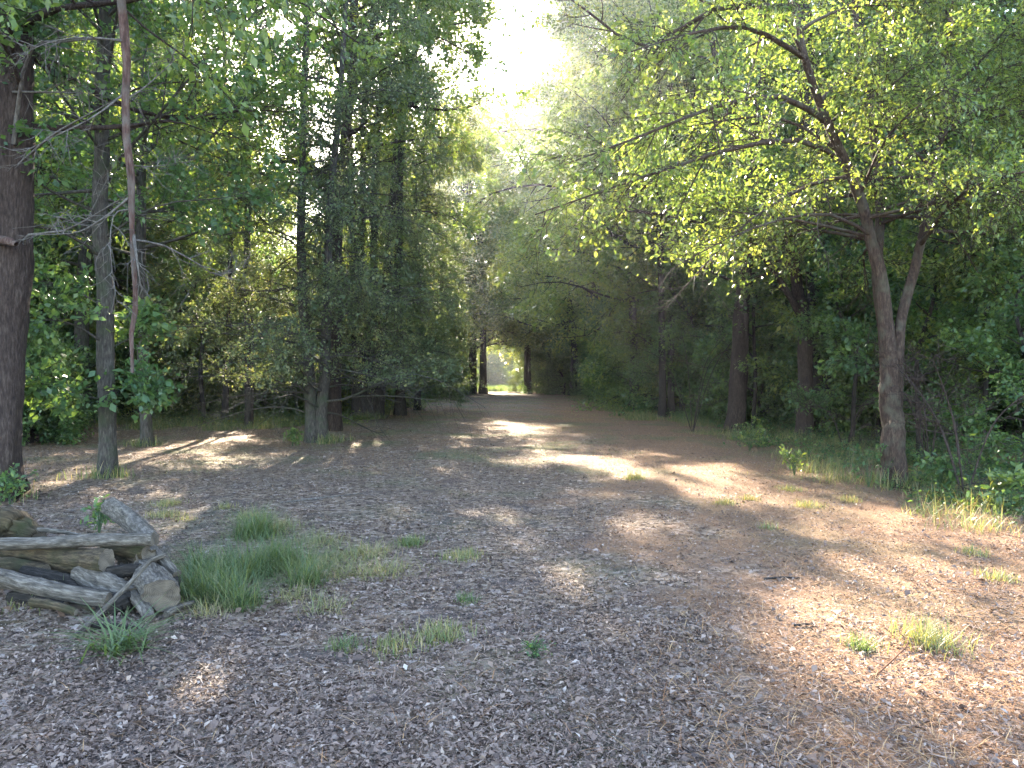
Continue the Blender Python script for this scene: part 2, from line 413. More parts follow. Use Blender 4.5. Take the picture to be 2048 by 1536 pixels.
# ------------------------------------------------------------------ trees drawn one by one
def tree(name, base, label, mats, cat="tree", group=None, seed=1, **kw):
    """stems and limbs are given in world coordinates; base is the foot of the trunk"""
    rng = np.random.default_rng(seed)
    root = empty(name, tuple(base)); tag(root, label, cat, group)
    wb, lb = Bag(), Bag(); b = np.asarray(base, float)
    kw['stems'] = [(np.asarray(p, float) - b, r0, r1) for p, r0, r1 in kw.get('stems', [])]
    kw['limbs'] = [(np.asarray(p, float) - b, r0, r1) for p, r0, r1 in kw.get('limbs', [])]
    grow(wb, lb, rng, **kw)
    t_ = wb.build("trunk", M[mats[0]], root, True)
    if lb.V: lb.build("crown", M[mats[1]], root)
    return root

def foot(px, Y, sink=0.08):
    x = (px - 1024) / F * Y
    return np.array([x, Y, float(hgt(x, Y)) - sink])

# 1 the reddish forked tree on the right
Y = 11.1; f = foot(1790, Y)
A1 = [f, W(1786, 850, Y), W(1780, 720, Y), W(1768, 610, Y), W(1752, 520, Y), W(1735, 450, Y), W(1700, 350, Y - .2), W(1655, 250, Y - .4), W(1600, 90, Y - .6), W(1575, -120, Y - .6)]
A2 = [W(1792, 820, Y), W(1796, 700, Y), W(1808, 620, Y + .1), W(1830, 530, Y + .2), W(1856, 420, Y + .3), W(1868, 330, Y + .3), W(1888, 230, Y + .4), W(1893, 100, Y + .4), W(1905, -80, Y + .4)]
A3 = [W(1780, 800, Y + .05), W(1766, 640, Y + .25), W(1752, 540, Y + .5), W(1760, 420, Y + .8), W(1748, 280, Y + 1.0), W(1720, 120, Y + 1.1), W(1700, -60, Y + 1.2)]
LB = [([W(1690, 335, Y - .2), W(1620, 285, Y - .6), W(1500, 290, Y - 1.1), W(1360, 330, Y - 1.5), W(1200, 385, Y - 1.7), W(1070, 430, Y - 1.8)], 0.045, 0.01),
      ([W(1650, 245, Y - .4), W(1560, 195, Y - .9), W(1430, 215, Y - 1.5), W(1290, 270, Y - 2.0), W(1130, 330, Y - 2.4)], 0.045, 0.01),
      ([W(1700, 355, Y - .2), W(1620, 370, Y - .2), W(1500, 440, Y - .3), W(1400, 540, Y - .4), W(1330, 620, Y - .5)], 0.03, 0.008),
      ([W(1740, 470, Y), W(1660, 430, Y - .5), W(1560, 440, Y - 1.0), W(1450, 480, Y - 1.3), W(1340, 540, Y - 1.5)], 0.03, 0.01),
      ([W(1610, 120, Y - .6), W(1500, 60, Y - 1.2), W(1380, 70, Y - 1.8), W(1250, 110, Y - 2.3)], 0.04, 0.01),
      ([W(1870, 300, Y + .3), W(1920, 220, Y), W(1990, 150, Y - .3), W(2080, 110, Y - .5)], 0.035, 0.01),
      ([W(1580, 20, Y - .6), W(1430, 20, Y), W(1290, 95, Y + .4), W(1180, 30, Y + .8), W(1100, -30, Y + 1)], 0.05, 0.01),
      ([W(1850, 440, Y + .3), W(1910, 380, Y - .4), W(1990, 360, Y - .8), W(2090, 380, Y - 1)], 0.03, 0.01)]
tree("forked_tree", f, "reddish forked tree on the right edge of the clearing, its trunk splitting above head height", ('bark_red', 'oak'), seed=5,
     trunk_k=22, stems=[([A1[0], A1[1], W(1781, 760, 11.1), W(1776, 700, 11.1)], .175, .12), ([W(1784, 790, 11.1)] + A1[2:], 0.115, 0.035), (A2, 0.085, 0.03), (A3, 0.10, 0.035)], limbs=LB, n_limb=40, t0=0.38, limb_len=(3.0, 2.0), el=(0.15, 0.7), limb_up=-0.1,
     n_sub=15, sub_len=0.36, sub_up=-0.12, n_twig=11, twig_len=0.45, twig_up=-0.2, n_leaf=14, leaf=0.06, leaf_w=0.45, flat=0.6, bare=0.3, r_limb=0.035, jit=0.04, min_z=3.1)

# 2 the massive trunk at the left edge of the frame
Y = 10.1; f = foot(-6, Y)
S = [f, W(0, 800, Y), W(10, 600, Y), W(18, 400, Y), W(28, 150, Y), W(38, -60, Y), W(60, -500, Y + .3), W(90, -1000, Y + .5)]
LB = [([W(40, -150, Y), W(140, -260, Y - 1), W(300, -330, Y - 2), W(480, -330, Y - 2.8), W(640, -300, Y - 3)], 0.09, 0.02),
      ([W(45, 60, Y), W(120, 20, Y - .8), W(260, 5, Y - 1.5), W(400, -30, Y - 2.2), W(520, -20, Y - 2.6)], 0.05, 0.01),
      ([W(40, -60, Y), W(200, -120, Y + .8), W(400, -100, Y + 1.6), W(560, -20, Y + 2.2), W(720, 90, Y + 2.6)], 0.07, 0.01),
      ([W(45, -350, Y), W(250, -420, Y - .5), W(480, -380, Y - 1), W(700, -230, Y - 1.2)], 0.07, 0.01)]
t2 = tree("massive_tree", f, "massive dark brown trunk at the left edge of the photo beside the wood pile", ('bark_brown', 'oak'), seed=8,
     stems=[(S, 0.30, 0.20)], limbs=LB, n_limb=26, t0=0.45, limb_len=(4.6, 3.6), el=(0.15, 0.8), limb_up=-0.05, n_sub=14, sub_len=0.42, n_twig=9, twig_len=0.45,
     n_leaf=13, leaf=0.09, leaf_w=0.5, flat=0.6, bare=0.1, r_limb=0.05, min_z=3.6, trunk_k=30)
wb = Bag(); b0 = np.array(f)
DB = [([W(50, 488, Y - .1), W(60, 470, Y - .3), W(130, 462, Y - .9), W(200, 425, Y - 1.6), W(258, 390, Y - 2.2)], 0.022, 0.008),
      ([W(30, 290, Y - .2), W(60, 110, Y - .5), W(140, 85, Y - 1.1), W(250, 80, Y - 2)], 0.03, 0.01),
      ([W(30, 186, Y - .2), W(90, 186, Y - .6), W(190, 188, Y - 1.2)], 0.02, 0.008),
      ([W(40, 330, Y - .3), W(110, 270, Y - .9), W(200, 220, Y - 1.6), W(250, 190, Y - 2.2)], 0.018, 0.006)]
grow(wb, None, np.random.default_rng(4), limbs=[(np.array(p) - b0, a, c) for p, a, c in DB], n_sub=7, sub_len=0.35, n_twig=5, twig_len=0.3, n_leaf=0)
o = wb.build("dead_branch", M['dead_grey'], t2, True)
wb = Bag(); P = np.array([W(-10, 478, Y - .25), W(15, 482, Y - .42), W(34, 489, Y - .55)]) - b0
tubes(wb, resample(P, 5)[None], np.array([[.07, .06, .055, .05, .03]]), 8, 0.1)
wb.build("branch_stub", M['dead_red'], t2, True)

# 3 the snapped limb hanging from the massive tree
Y = 7.5; top = W(244, -330, Y)
root = empty("hanging_limb", tuple(top)); tag(root, "straight reddish dead limb hanging down from the canopy at upper left", "dead limb")
HP = [top, W(247, -100, Y), W(252, 80, Y), W(258, 230, Y), W(264, 400, Y), W(267, 560, Y), W(267, 660, Y), W(265, 745, Y)]
wb = Bag(); P = resample(HP, 16) - top; P[1:-1] += R_.normal(0, .016, (14, 3)) * np.array([1, 1, 0])
tubes(wb, P[None], (np.linspace(.050, .016, 16) * (1 + R_.normal(0, .07, 16)))[None], 12, 0.10)
wb.build("pole", M['dead_red'], root, True)
wb = Bag()
HB = [([W(262, 395, Y), W(225, 425, Y + .1), W(180, 455, Y + .2), W(140, 468, Y + .3), W(60, 470, Y + .5)], .016, .004),
      ([W(268, 470, Y), W(275, 520, Y - .1), W(282, 572, Y - .1)], .02, .01),
      ([W(266, 480, Y), W(330, 492, Y + .4), W(400, 530, Y + .8), W(440, 552, Y + 1), W(500, 530, Y + 1.2)], .014, .004),
      ([W(256, 200, Y), W(300, 170, Y + .2), W(370, 105, Y + .4)], .012, .004),
      ([W(250, 190, Y), W(190, 235, Y - .2), W(110, 275, Y - .4), (W(60, 300, Y - .5))], .012, .004),
      ([W(250, 85, Y), W(180, 78, Y - .2), W(110, 85, Y - .4), W(50, 110, Y - .5)], .013, .004),
      ([W(262, 330, Y), W(300, 335, Y + .1), W(370, 325, Y + .3)], .009, .003),
      ([W(264, 420, Y), W(230, 430, Y), W(222, 500, Y - .1), W(235, 610, Y - .1)], .010, .004)]
grow(wb, None, np.random.default_rng(7), limbs=[(np.array(p) - top, a, c) for p, a, c in HB], n_sub=7, sub_len=0.4, n_twig=4, twig_len=0.22, n_leaf=0)
wb.build("dead_branch", M['dead_grey'], root, True)

# 4.. slimmer trees of the clearing and the edges
def straight(px, Y, top_px, top_py, r, seed, label, mats, name="slim_tree", bend=0.0, **kw):
    f = foot(px, Y); tp = W(top_px, top_py, Y)
    a = [f]
    for k in (0.25, 0.5, 0.75):
        q = f * (1 - k) + tp * k; q = q + np.array([bend * math.sin(k * 5 + seed), 0.1 * math.sin(k * 4 + seed), 0]); a.append(q)
    a.append(tp)
    if Y < 22.6: kw.setdefault('trunk_k', 18)
    return tree(name, f, label, mats, seed=seed, stems=[(a, r, r * 0.55)] + [(np.array(s), q0, q1) for s, q0, q1 in kw.pop('more', [])], **kw)

Y = 11.9
lowl = [([W(212, 800, Y), W(160, 790, Y - .4), W(110, 770, Y - .8), W(60, 770, Y - 1.1)], .02, .005),
        ([W(214, 780, Y), W(260, 770, Y - .3), W(300, 765, Y - .6)], .018, .005),
        ([W(214, 690, Y), W(150, 650, Y - .5), W(90, 640, Y - .9), W(40, 650, Y - 1.1)], .02, .005),
        ([W(214, 700, Y), W(270, 670, Y + .2), W(300, 640, Y + .3)], .016, .005),
        ([W(216, 620, Y), W(150, 580, Y + .2), W(80, 560, Y + .3)], .016, .005)]
straight(212, Y, 225, -200, 0.14, 21, "ivy-footed grey trunk with low green leafy branches, left of the clearing", ('bark_grey', 'lush'), name="leafy_tree",
         limbs=lowl, n_limb=30, t0=0.38, limb_len=(3.4, 2.6), n_sub=11, n_twig=8, twig_len=0.36, n_leaf=11, leaf=0.10, leaf_w=0.6, r_limb=0.03, jit=.05, bare=.1, bend=.08)
straight(295, 17.7, 288, -150, 0.135, 22, "pale slim trunk standing alone behind the ivy-footed tree at left", ('bark_grey', 'oak'), bend=0.1,
         n_limb=34, t0=0.36, limb_len=(4.0, 3.0), n_sub=11, n_twig=8, twig_len=.42, n_leaf=11, leaf=.11, bare=.1)
straight(170, 24.5, 185, -50, 0.24, 23, "stout grey trunk at the far left edge of the clearing, in front of bright bushes", ('bark_grey', 'lush'), bend=0.15,
         n_limb=16, t0=0.3, limb_len=(4.5, 2.5), n_sub=9, n_twig=7, twig_len=.5, n_leaf=9, leaf=.15, leaf_w=.6, bare=.1)
straight(497, 25.0, 485, -160, 0.12, 24, "thin straight dark trunk at the back of the left clearing", ('bark_dark', 'oak'), bend=0.08,
         n_limb=14, t0=0.35, limb_len=(2.6, 1.6), n_sub=8, n_twig=6, twig_len=.4, n_leaf=8, leaf=.12)
straight(449, 26.5, 456, -160, 0.11, 25, "thin leaning dark trunk just left of the thin straight one behind the clearing", ('bark_dark', 'oak'), bend=0.15,
         n_limb=12, t0=0.4, limb_len=(2.6, 1.6), n_sub=8, n_twig=6, twig_len=.4, n_leaf=8, leaf=.12)

# twin-stemmed cedar left of the path: grey, twiggy, drooping
Y = 18.3; f = foot(634, Y)
C1 = [f + (-.12, 0, 0), W(622, 800, Y), W(612, 680, Y), W(606, 560, Y), W(604, 400, Y), W(610, 200, Y), W(620, -60, Y)]
C2 = [f + (.12, .05, 0), W(645, 800, Y), W(652, 680, Y + .1), W(655, 520, Y + .2), W(662, 380, Y + .3), W(680, 200, Y + .3), W(700, -120, Y + .3)]
tree("cedar_tree", f, "dense grey twin-stemmed cedar left of the path with drooping twiggy branches", ('bark_grey', 'cedar'), seed=31,
     stems=[(C1, .17, .05), (C2, .16, .05)], n_limb=110, t0=0.12, limb_len=(3.7, 2.4), el=(0.15, 0.5), limb_up=-0.22, n_sub=12, sub_len=.34, sub_up=-.15,
     n_twig=9, twig_len=.5, twig_up=-.25, n_leaf=13, leaf=.06, leaf_w=.6, bare=.3, r_limb=.03, jit=.035, min_z=1.5)
Y = 29.5; f = foot(735, Y)
cl = []
for k, (a, b, c) in enumerate([(715, 712, 700), (728, 722, 730), (742, 748, 756), (752, 775, 800)]):
    cl.append(([foot(a, Y) + (0, .1 * k, 0), W((a + b) / 2, 700, Y), W(b, 560, Y), W(c, 250, Y), W(c + (c - 690) * .5, 0, Y)], .24, .08))
tree("cedar_tree", f, "dark clump of close cedar stems farther down the left side of the path", ('bark_dark', 'cedar'), seed=32,
     stems=cl, n_limb=90, t0=0.12, limb_len=(4.0, 3.4), el=(0.1, 0.5), limb_up=-0.2, n_sub=11, sub_len=.34, sub_up=-.12,
     n_twig=8, twig_len=.5, twig_up=-.2, n_leaf=15, leaf=.09, leaf_w=.6, bare=.15, r_limb=.03, jit=.06, min_z=1.2)

Y = 22.6; f = foot(668, Y)
tree("tall_oak", f, "tall oak rising behind the twin-stemmed cedar, its high crown in front of the sun", ('bark_brown', 'oak'), seed=34,
     stems=[([f, W(672, 600, Y), W(680, 400, Y), W(700, 200, Y), W(712, 0, Y), W(720, -200, Y)], .2, .07)], limbs=[([W(705, 120, Y), W(780, 60, Y - .5), W(860, 70, Y - 1), W(940, 110, Y - 1.4)], .06, .01), ([W(712, 0, Y), W(800, -60, Y - .3), W(890, -30, Y - .5), W(965, 20, Y - .6)], .06, .01), ([W(715, -120, Y), W(820, -180, Y - .3), W(930, -150, Y - .5), W(1010, -80, Y - .6)], .06, .01), ([W(700, 200, Y), W(760, 150, Y - .5), W(830, 170, Y - 1), W(900, 230, Y - 1.4)], .06, .01)], n_limb=46, t0=.4, limb_len=(5.4, 4.2), el=(0.1, .8), limb_up=-.05,
     n_sub=12, sub_len=.42, n_twig=9, twig_len=.45, n_leaf=15, leaf=.105, leaf_w=.55, bare=.2, r_limb=.06, jit=.07)
Y = 36.5; f = foot(1268, Y)
tree("arching_oak", f, "oak right of the path whose long boughs arch left beneath the sky gap", ('bark_dark', 'oak'), seed=48,
     stems=[([f, W(1265, 640, Y), W(1255, 480, Y), W(1240, 300, Y), W(1225, 120, Y), W(1215, -40, Y)], .22, .07)],
     limbs=[([W(1255, 470, Y), W(1180, 400, Y - .5), W(1080, 370, Y - 1), W(980, 390, Y - 1.3), W(920, 440, Y - 1.5)], .1, .02), ([W(1245, 350, Y), W(1160, 280, Y), W(1070, 260, Y), W(980, 270, Y), W(930, 310, Y)], .1, .02),
            ([W(1238, 260, Y), W(1170, 190, Y + .5), W(1110, 165, Y + 1), W(1050, 185, Y + 1.5)], .09, .02), ([W(1225, 130, Y), W(1170, 60, Y), W(1130, 40, Y), W(1100, 60, Y)], .08, .02),
            ([W(1262, 560, Y), W(1180, 510, Y), W(1100, 500, Y), W(1020, 530, Y)], .07, .02), ([W(1240, 330, Y), W(1150, 330, Y + 1.5), W(1060, 320, Y + 2.5), W(960, 340, Y + 3.5)], .09, .02)],
     n_limb=40, t0=.35, limb_len=(4.6, 3.2), el=(0.0, .8), n_sub=19, sub_len=.38, n_twig=9, twig_len=.5, n_leaf=17, leaf=.125, leaf_w=.6, bare=.0, r_limb=.05, jit=.08)
for px, Y, lab, sd_ in ((835, 36.0, "shaggy dark cedar drooping to the ground beside the left edge of the path", 35), ):
    f = foot(px, Y)
    tree("cedar_tree", f, lab, ('bark_dark', 'cedar'), seed=sd_, stems=[([f, W(px + 4, 600, Y), W(px - 5, 400, Y), W(px + 6, 290 if Y > 30 else 470, Y)], .16, .03)],
         n_limb=90, t0=.06, limb_len=(2.6, 1.4), el=(.1, .5), limb_up=-.25, n_sub=10, sub_len=.36, sub_up=-.12, n_twig=8, twig_len=.45, twig_up=-.2, n_leaf=13, leaf=.085, leaf_w=.6, bare=.1, r_limb=.025, jit=.06)
Y = 31.0; f = foot(800, Y)
tree("tall_oak", f, "tall dark oak at the path's left edge, its crown left of the sky gap", ('bark_dark', 'oak'), seed=38,
     stems=[([f, W(796, 600, Y), W(800, 400, Y), W(806, 200, Y), W(812, 0, Y), W(815, -120, Y)], .2, .06)], n_limb=44, t0=.5, limb_len=(3.9, 3.2), el=(0.0, .8), limb_up=-.05,
     n_sub=12, sub_len=.42, n_twig=9, twig_len=.5, n_leaf=15, leaf=.13, leaf_w=.55, bare=.1, r_limb=.05, jit=.08)
# right-hand trees at the edge of the shade
Y = 21.7; f = foot(1472, Y)
tree("edge_tree", f, "dark reddish trunk leaning slightly right, leftmost big trunk on the right of the clearing", ('bark_brown', 'oak'), seed=41,
     stems=[([f, W(1476, 740, Y), W(1484, 620, Y), W(1492, 500, Y), W(1500, 350, Y), W(1520, 150, Y), W(1530, -60, Y)], .27, .09)],
     trunk_k=20, n_limb=20, t0=.38, limb_len=(4.2, 2.2), el=(.1, .7), n_sub=9, n_twig=7, twig_len=.45, n_leaf=8, leaf=.12, bare=.2)
Y = 19.0; f = foot(1606, Y)
S1 = [f, W(1608, 800, Y), W(1610, 700, Y), W(1607, 630, Y), W(1596, 590, Y - .1), W(1590, 540, Y - .2), W(1560, 480, Y - .4), W(1520, 400, Y - .6), W(1470, 260, Y - .8), W(1420, 80, Y - 1)]
S2 = [W(1605, 640, Y), W(1570, 580, Y - .2), W(1530, 520, Y - .4), W(1480, 480, Y - .8), W(1380, 440, Y - 1.2), W(1250, 420, Y - 1.6)]
tree("edge_tree", f, "crooked trunk forking left into two dark limbs, between leaning trunk and reddish forked tree", ('bark_brown', 'oak'), seed=42,
     stems=[(S1, .21, .07), (S2, .09, .03)], trunk_k=20, n_limb=22, t0=.45, limb_len=(3.6, 2.0), el=(.1, .6), n_sub=9, n_twig=7, twig_len=.42, n_leaf=8, leaf=.11, bare=.2)
straight(1634, 20.2, 1606, -160, 0.24, 43, "tall straight dark trunk right behind the crooked forking one", ('bark_dark', 'oak'), name="edge_tree", bend=0.05,
         n_limb=16, t0=.5, limb_len=(3.8, 2.4), n_sub=9, n_twig=7, twig_len=.45, n_leaf=8, leaf=.12)
straight(1652, 19.6, 1660, 350, 0.07, 44, "thin dark pole-like trunk touching the tall straight one on the right", ('bark_dark', 'oak'), name="edge_tree", bend=0.06,
         n_limb=8, t0=.5, limb_len=(2, 1), n_sub=7, n_twig=6, twig_len=.4, n_leaf=8, leaf=.11)
straight(1505, 22.5, 1515, 450, 0.06, 45, "thin sapling with a few bright leaves just right of the leaning dark trunk", ('bark_dark', 'lush'), name="sapling_tree", bend=0.1,
         n_limb=12, t0=.2, limb_len=(1.6, 1), n_sub=6, n_twig=5, twig_len=.35, n_leaf=6, leaf=.12)
straight(1325, 30, 1318, -110, 0.15, 46, "left one of the two slim shaded trunks beside the dark bushes right of the path", ('bark_dark', 'oak'), name="edge_tree", bend=0.1,
         n_limb=36, t0=.35, limb_len=(4.8, 4.0), n_sub=11, n_twig=8, twig_len=.5, n_leaf=13, leaf=.12)
straight(1343, 30.5, 1356, -110, 0.14, 47, "right one of the two slim shaded trunks beside the dark bushes right of the path", ('bark_dark', 'oak'), name="edge_tree", bend=0.1,
         n_limb=36, t0=.35, limb_len=(4.8, 4.0), n_sub=11, n_twig=8, twig_len=.5, n_leaf=13, leaf=.12)

# far trunks framing the opening at the end of the path
for px, r, lab, sd_ in ((943, .42, "left one of the two dark trunks framing the bright gap at the path's end", 51),
                       (966, .36, "right one of the two dark trunks left of the bright gap at the path's end", 52),
                       (1056, .36, "dark trunk right of the bright gap at the path's end", 53)):
    Yf = 74.0
    straight(px, Yf, px + (8 if px > 1000 else -4), 270, r, sd_, lab, ('bark_dark', 'oak'), name="path_end_tree", bend=0.2,
             n_limb=34, t0=.18, limb_len=(7, 4), n_sub=10, n_twig=8, twig_len=1.0, n_leaf=12, leaf=.32, leaf_w=.6, jit=.3, r_limb=.12, min_z=4.6)

# ------------------------------------------------------------------ forest trees as copies of a few kinds
def proto(seed, H, r, mats, lean=0.4, **kw):
    rng = np.random.default_rng(seed)
    pts = [(0, 0, -0.15)]
    for k in range(1, 6):
        pts.append((rng.normal(0, lean) * k / 5, rng.normal(0, lean) * k / 5, H * k / 5))
    wb, lb = Bag(), Bag()
    grow(wb, lb, rng, stems=[(np.array(pts, float), r, r * .3)], **kw)
    return wb.mesh("trunk", M[mats[0]], True), lb.mesh("crown", M[mats[1]])

def place(pm, name, label, cat, group, x, y, s=1.0, rz=0.0, sz=None):
    root = empty(name, (x, y, float(hgt(x, y)))); root.rotation_euler = (0, 0, rz); root.scale = (s, s, sz or s)
    tag(root, label, cat, group)
    for me in pm:
        link(me.name.split('.')[0], me, root)
    return root

K = dict(n_sub=10, sub_len=.42, n_twig=9, twig_len=.6, n_leaf=15, leaf_w=.6, jit=.13, r_limb=.07)
big = [proto(101, 15, .22, ('bark_brown', 'oak'), n_limb=30, t0=.28, limb_len=(4.6, 2.2), el=(.1, 1.0), leaf=.12, **K),
       proto(102, 17, .25, ('bark_grey', 'oak'), n_limb=32, t0=.33, limb_len=(5.0, 2.2), el=(.2, 1.1), leaf=.125, **K),
       proto(103, 14, .18, ('bark_dark', 'lush'), n_limb=32, t0=.18, limb_len=(4.0, 2.0), el=(.0, .9), leaf=.13, **K),
       proto(104, 16, .2, ('bark_dark', 'lush'), n_limb=30, t0=.3, limb_len=(4.6, 2.2), el=(.1, .9), limb_up=-.1, leaf=.12, **K)]
wide = [proto(105, 15, .24, ('bark_dark', 'oak'), n_limb=34, t0=.22, limb_len=(6.2, 2.6), el=(.1, .8), leaf=.14, **K),
        proto(106, 16, .24, ('bark_brown', 'oak'), n_limb=34, t0=.26, limb_len=(5.8, 2.8), el=(.0, .8), limb_up=-.12, leaf=.14, **K)]
small = [proto(111, 6, .06, ('bark_dark', 'lush'), lean=.3, n_limb=18, t0=.15, limb_len=(1.9, .8), el=(.1, .8), n_sub=7, n_twig=7, twig_len=.35, n_leaf=12, leaf=.10, leaf_w=.6, r_limb=.025),
         proto(112, 7, .07, ('bark_dark', 'oak'), lean=.4, n_limb=18, t0=.2, limb_len=(2.1, .8), el=(.0, .8), n_sub=7, n_twig=7, twig_len=.35, n_leaf=12, leaf=.09, leaf_w=.55, r_limb=.025)]
thick = [proto(113, 6.5, .08, ('bark_dark', 'lush'), lean=.5, n_limb=44, t0=.02, limb_len=(2.6, 1.0), el=(.0, .9), limb_up=-.1, n_sub=9, n_twig=7, twig_len=.4, n_leaf=11, leaf=.11, leaf_w=.6, r_limb=.03, jit=.1),
         proto(114, 7.5, .09, ('bark_dark', 'oak'), lean=.5, n_limb=48, t0=.03, limb_len=(2.8, 1.1), el=(-.1, .9), limb_up=-.12, n_sub=9, n_twig=7, twig_len=.4, n_leaf=11, leaf=.11, leaf_w=.6, r_limb=.03, jit=.1)]
def bush_proto(seed, mats, H=2.2, leaf=.095, n=9, bare=0.0):
    rng = np.random.default_rng(seed); st = []
    for k in range(n):
        a = rng.uniform(0, 6.28); s = rng.uniform(.3, .8)
        st.append((np.array([(math.cos(a) * .1, math.sin(a) * .1, -.1), (math.cos(a) * s * .6, math.sin(a) * s * .6, H * .5), (math.cos(a) * s * 1.5, math.sin(a) * s * 1.5, H * rng.uniform(.7, 1.0))]), .03, .012))
    wb, lb = Bag(), Bag()
    grow(wb, lb, rng, stems=st, n_limb=n * 7, t0=.1, limb_len=(1.1, .6), el=(.0, .7), n_sub=7, sub_len=.5, n_twig=6, twig_len=.28, n_leaf=9, leaf=leaf, leaf_w=.6, r_limb=.012, trunk_k=5, jit=.06, bare=bare)
    return wb.mesh("stems", M[mats[0]], True), lb.mesh("foliage", M[mats[1]])
bushes = [bush_proto(121, ('bark_dark', 'lush')), bush_proto(122, ('bark_dark', 'oak')), bush_proto(123, ('bark_dark', 'cedar'), leaf=.09, bare=.15)]

rng = np.random.default_rng(77)
placed = []
def scatter(n, xr, yr, gap, ok, tries=4000):
    out = []
    for _ in range(tries):
        if len(out) >= n: break
        x = rng.uniform(*xr); y = rng.uniform(*yr)
        if not ok(x, y) or any((x - a) ** 2 + (y - b) ** 2 < gap * gap for a, b in placed): continue
        placed.append((x, y)); out.append((x, y))
    return out
vis = lambda x, y: abs(x) < 0.72 * y + 7
lane = lambda x, y: -9.0 < x + .169 * y < -.5
def many(kinds, name, label, cat, group, pts, s=(.8, 1.25)):
    ys = sorted(p[1] for p in pts); a, b = ys[len(ys) // 3], ys[2 * len(ys) // 3]
    for k, (x, y) in enumerate(pts):
        lab_ = label if len(pts) < 9 else ("front-row " if y < a else "middle-distance " if y < b else "farthest-back ") + label
        place(kinds[int(rng.integers(len(kinds)))], name, lab_, cat, group, x, y, rng.uniform(*s), rng.uniform(0, 6.28))

many([big[2], big[3], big[0]], "forest_tree", "tall leafy tree standing in the dark woods right of the clearing", "tree", "trees of the woods right of the clearing",
     scatter(36, (8.5, 34), (12, 48), 2.9, lambda x, y: vis(x, y) and x > 8.2 + max(0, 16 - y) * .1), (.72, 1.05))
many([big[0], big[1], big[3]], "forest_tree", "tall leafy tree lining the far right side of the path", "tree", "trees along the far right side of the path",
     scatter(26, (5.0, 34), (48, 100), 4.0, lambda x, y: x > 7.5 - (y - 48) * .05), (1.3, 1.7))
many([big[0], big[1], big[2]], "forest_tree", "tall leafy tree in the woods behind the left clearing", "tree", "trees of the woods behind the left clearing",
     scatter(22, (-34, -8), (28, 52), 3.6, lambda x, y: vis(x, y) and x < -9.5 and not lane(x, y)), (.9, 1.2))
many([big[0], big[1]], "forest_tree", "tall leafy tree lining the far left side of the path", "tree", "trees along the far left side of the path",
     scatter(12, (-36, -7.5), (52, 86), 5.6, lambda x, y: x < -10.5 + (y - 52) * .05 and not (lane(x, y) and y < 68)), (1.0, 1.35))
for k, (x, y, sc) in enumerate([(-10.0, 55, 1.05), (-8.4, 67, 1.15), (7.9, 33, 1.2), (7.4, 40, 1.3), (6.9, 49, 1.35), (6.3, 58, 1.45), (5.4, 66, 1.4), (4.6, 73, 1.4), (-7.4, 79, 1.25), (4.4, 84, 1.5), (4.2, 94, 1.3)]):
    place(wide[k % 2], "overhanging_tree", "%s wide-crowned tree reaching over the far path from its %s edge" % (("nearest", "second nearest", "third nearest", "fourth nearest", "fifth nearest", "sixth nearest", "seventh nearest", "farthest")[(0, 1, 0, 1, 2, 3, 4, 5, 2, 6, 7)[k]], "left" if x < 0 else "right"), "tree", "trees arching over the far path from the " + ("left" if x < 0 else "right"), x, y, sc, k * 1.7)
many([big[1], big[0]], "forest_tree", "tree closing the view beyond the pale meadow at the path's end", "tree", "trees beyond the meadow at the end of the path",
     scatter(26, (-30, 24), (140, 160), 3.6, lambda x, y: True), (.8, 1.1))
many([big[0], big[2]], "forest_tree", "tree at the far left beyond the massive trunk", "tree", "trees at the far left edge",
     scatter(5, (-22, -13.5), (14, 26), 3.0, lambda x, y: x < -.62 * y - 2))
many(small, "young_tree", "young understorey tree in the shade of the right woods", "young tree", "young trees of the right woods",
     scatter(34, (7.2, 24), (11, 48), 1.5, lambda x, y: vis(x, y)))
many(small, "young_tree", "young understorey tree at the back of the left clearing", "young tree", "young trees behind the left clearing",
     scatter(14, (-24, -8), (26, 44), 2.0, lambda x, y: vis(x, y)))
placed.clear()
many(thick, "thicket_tree", "low-branched leafy tree closing the right edge of the far path down to the ground", "small tree", "low-branched trees on the right of the far path",
     scatter(26, (5.5, 14), (30, 90), 2.0, lambda x, y: 7.0 - (y - 30) * .045 < x < 11 - (y - 30) * .02), (.8, 1.25))
many(thick, "thicket_tree", "low-branched leafy tree closing the left edge of the far path down to the ground", "small tree", "low-branched trees on the left of the far path",
     scatter(26, (-16, -5), (33, 90), 2.0, lambda x, y: -12.5 + (y - 33) * .03 < x < -7.8 + (y - 33) * .03), (.7, 1.2))
many(thick, "thicket_tree", "low-branched leafy tree at the back of the left clearing", "small tree", "low-branched trees behind the left clearing",
     scatter(14, (-27, -10), (28, 46), 2.6, lambda x, y: vis(x, y)), (.6, .95))
many(thick, "thicket_tree", "low-branched leafy tree in the shade of the right woods", "small tree", "low-branched trees of the right woods",
     scatter(22, (9, 26), (17, 44), 2.2, lambda x, y: vis(x, y)), (.7, 1.1))
placed.clear()
many([bushes[0], bushes[1]], "bush", "leafy bush in the undergrowth of the right woods", "bush", "bushes of the right woods",
     scatter(62, (7.4, 26), (14, 52), 1.3, lambda x, y: vis(x, y) and x > 7.6 - (y > 26) * .6), (.8, 1.5))
many([bushes[0], bushes[1], bushes[1], bushes[2]], "bush", "dark bush at the back edge of the left clearing", "bush", "bushes behind the left clearing",
     scatter(56, (-28, -7.2), (27, 46), 1.4, lambda x, y: vis(x, y)), (.8, 1.5))
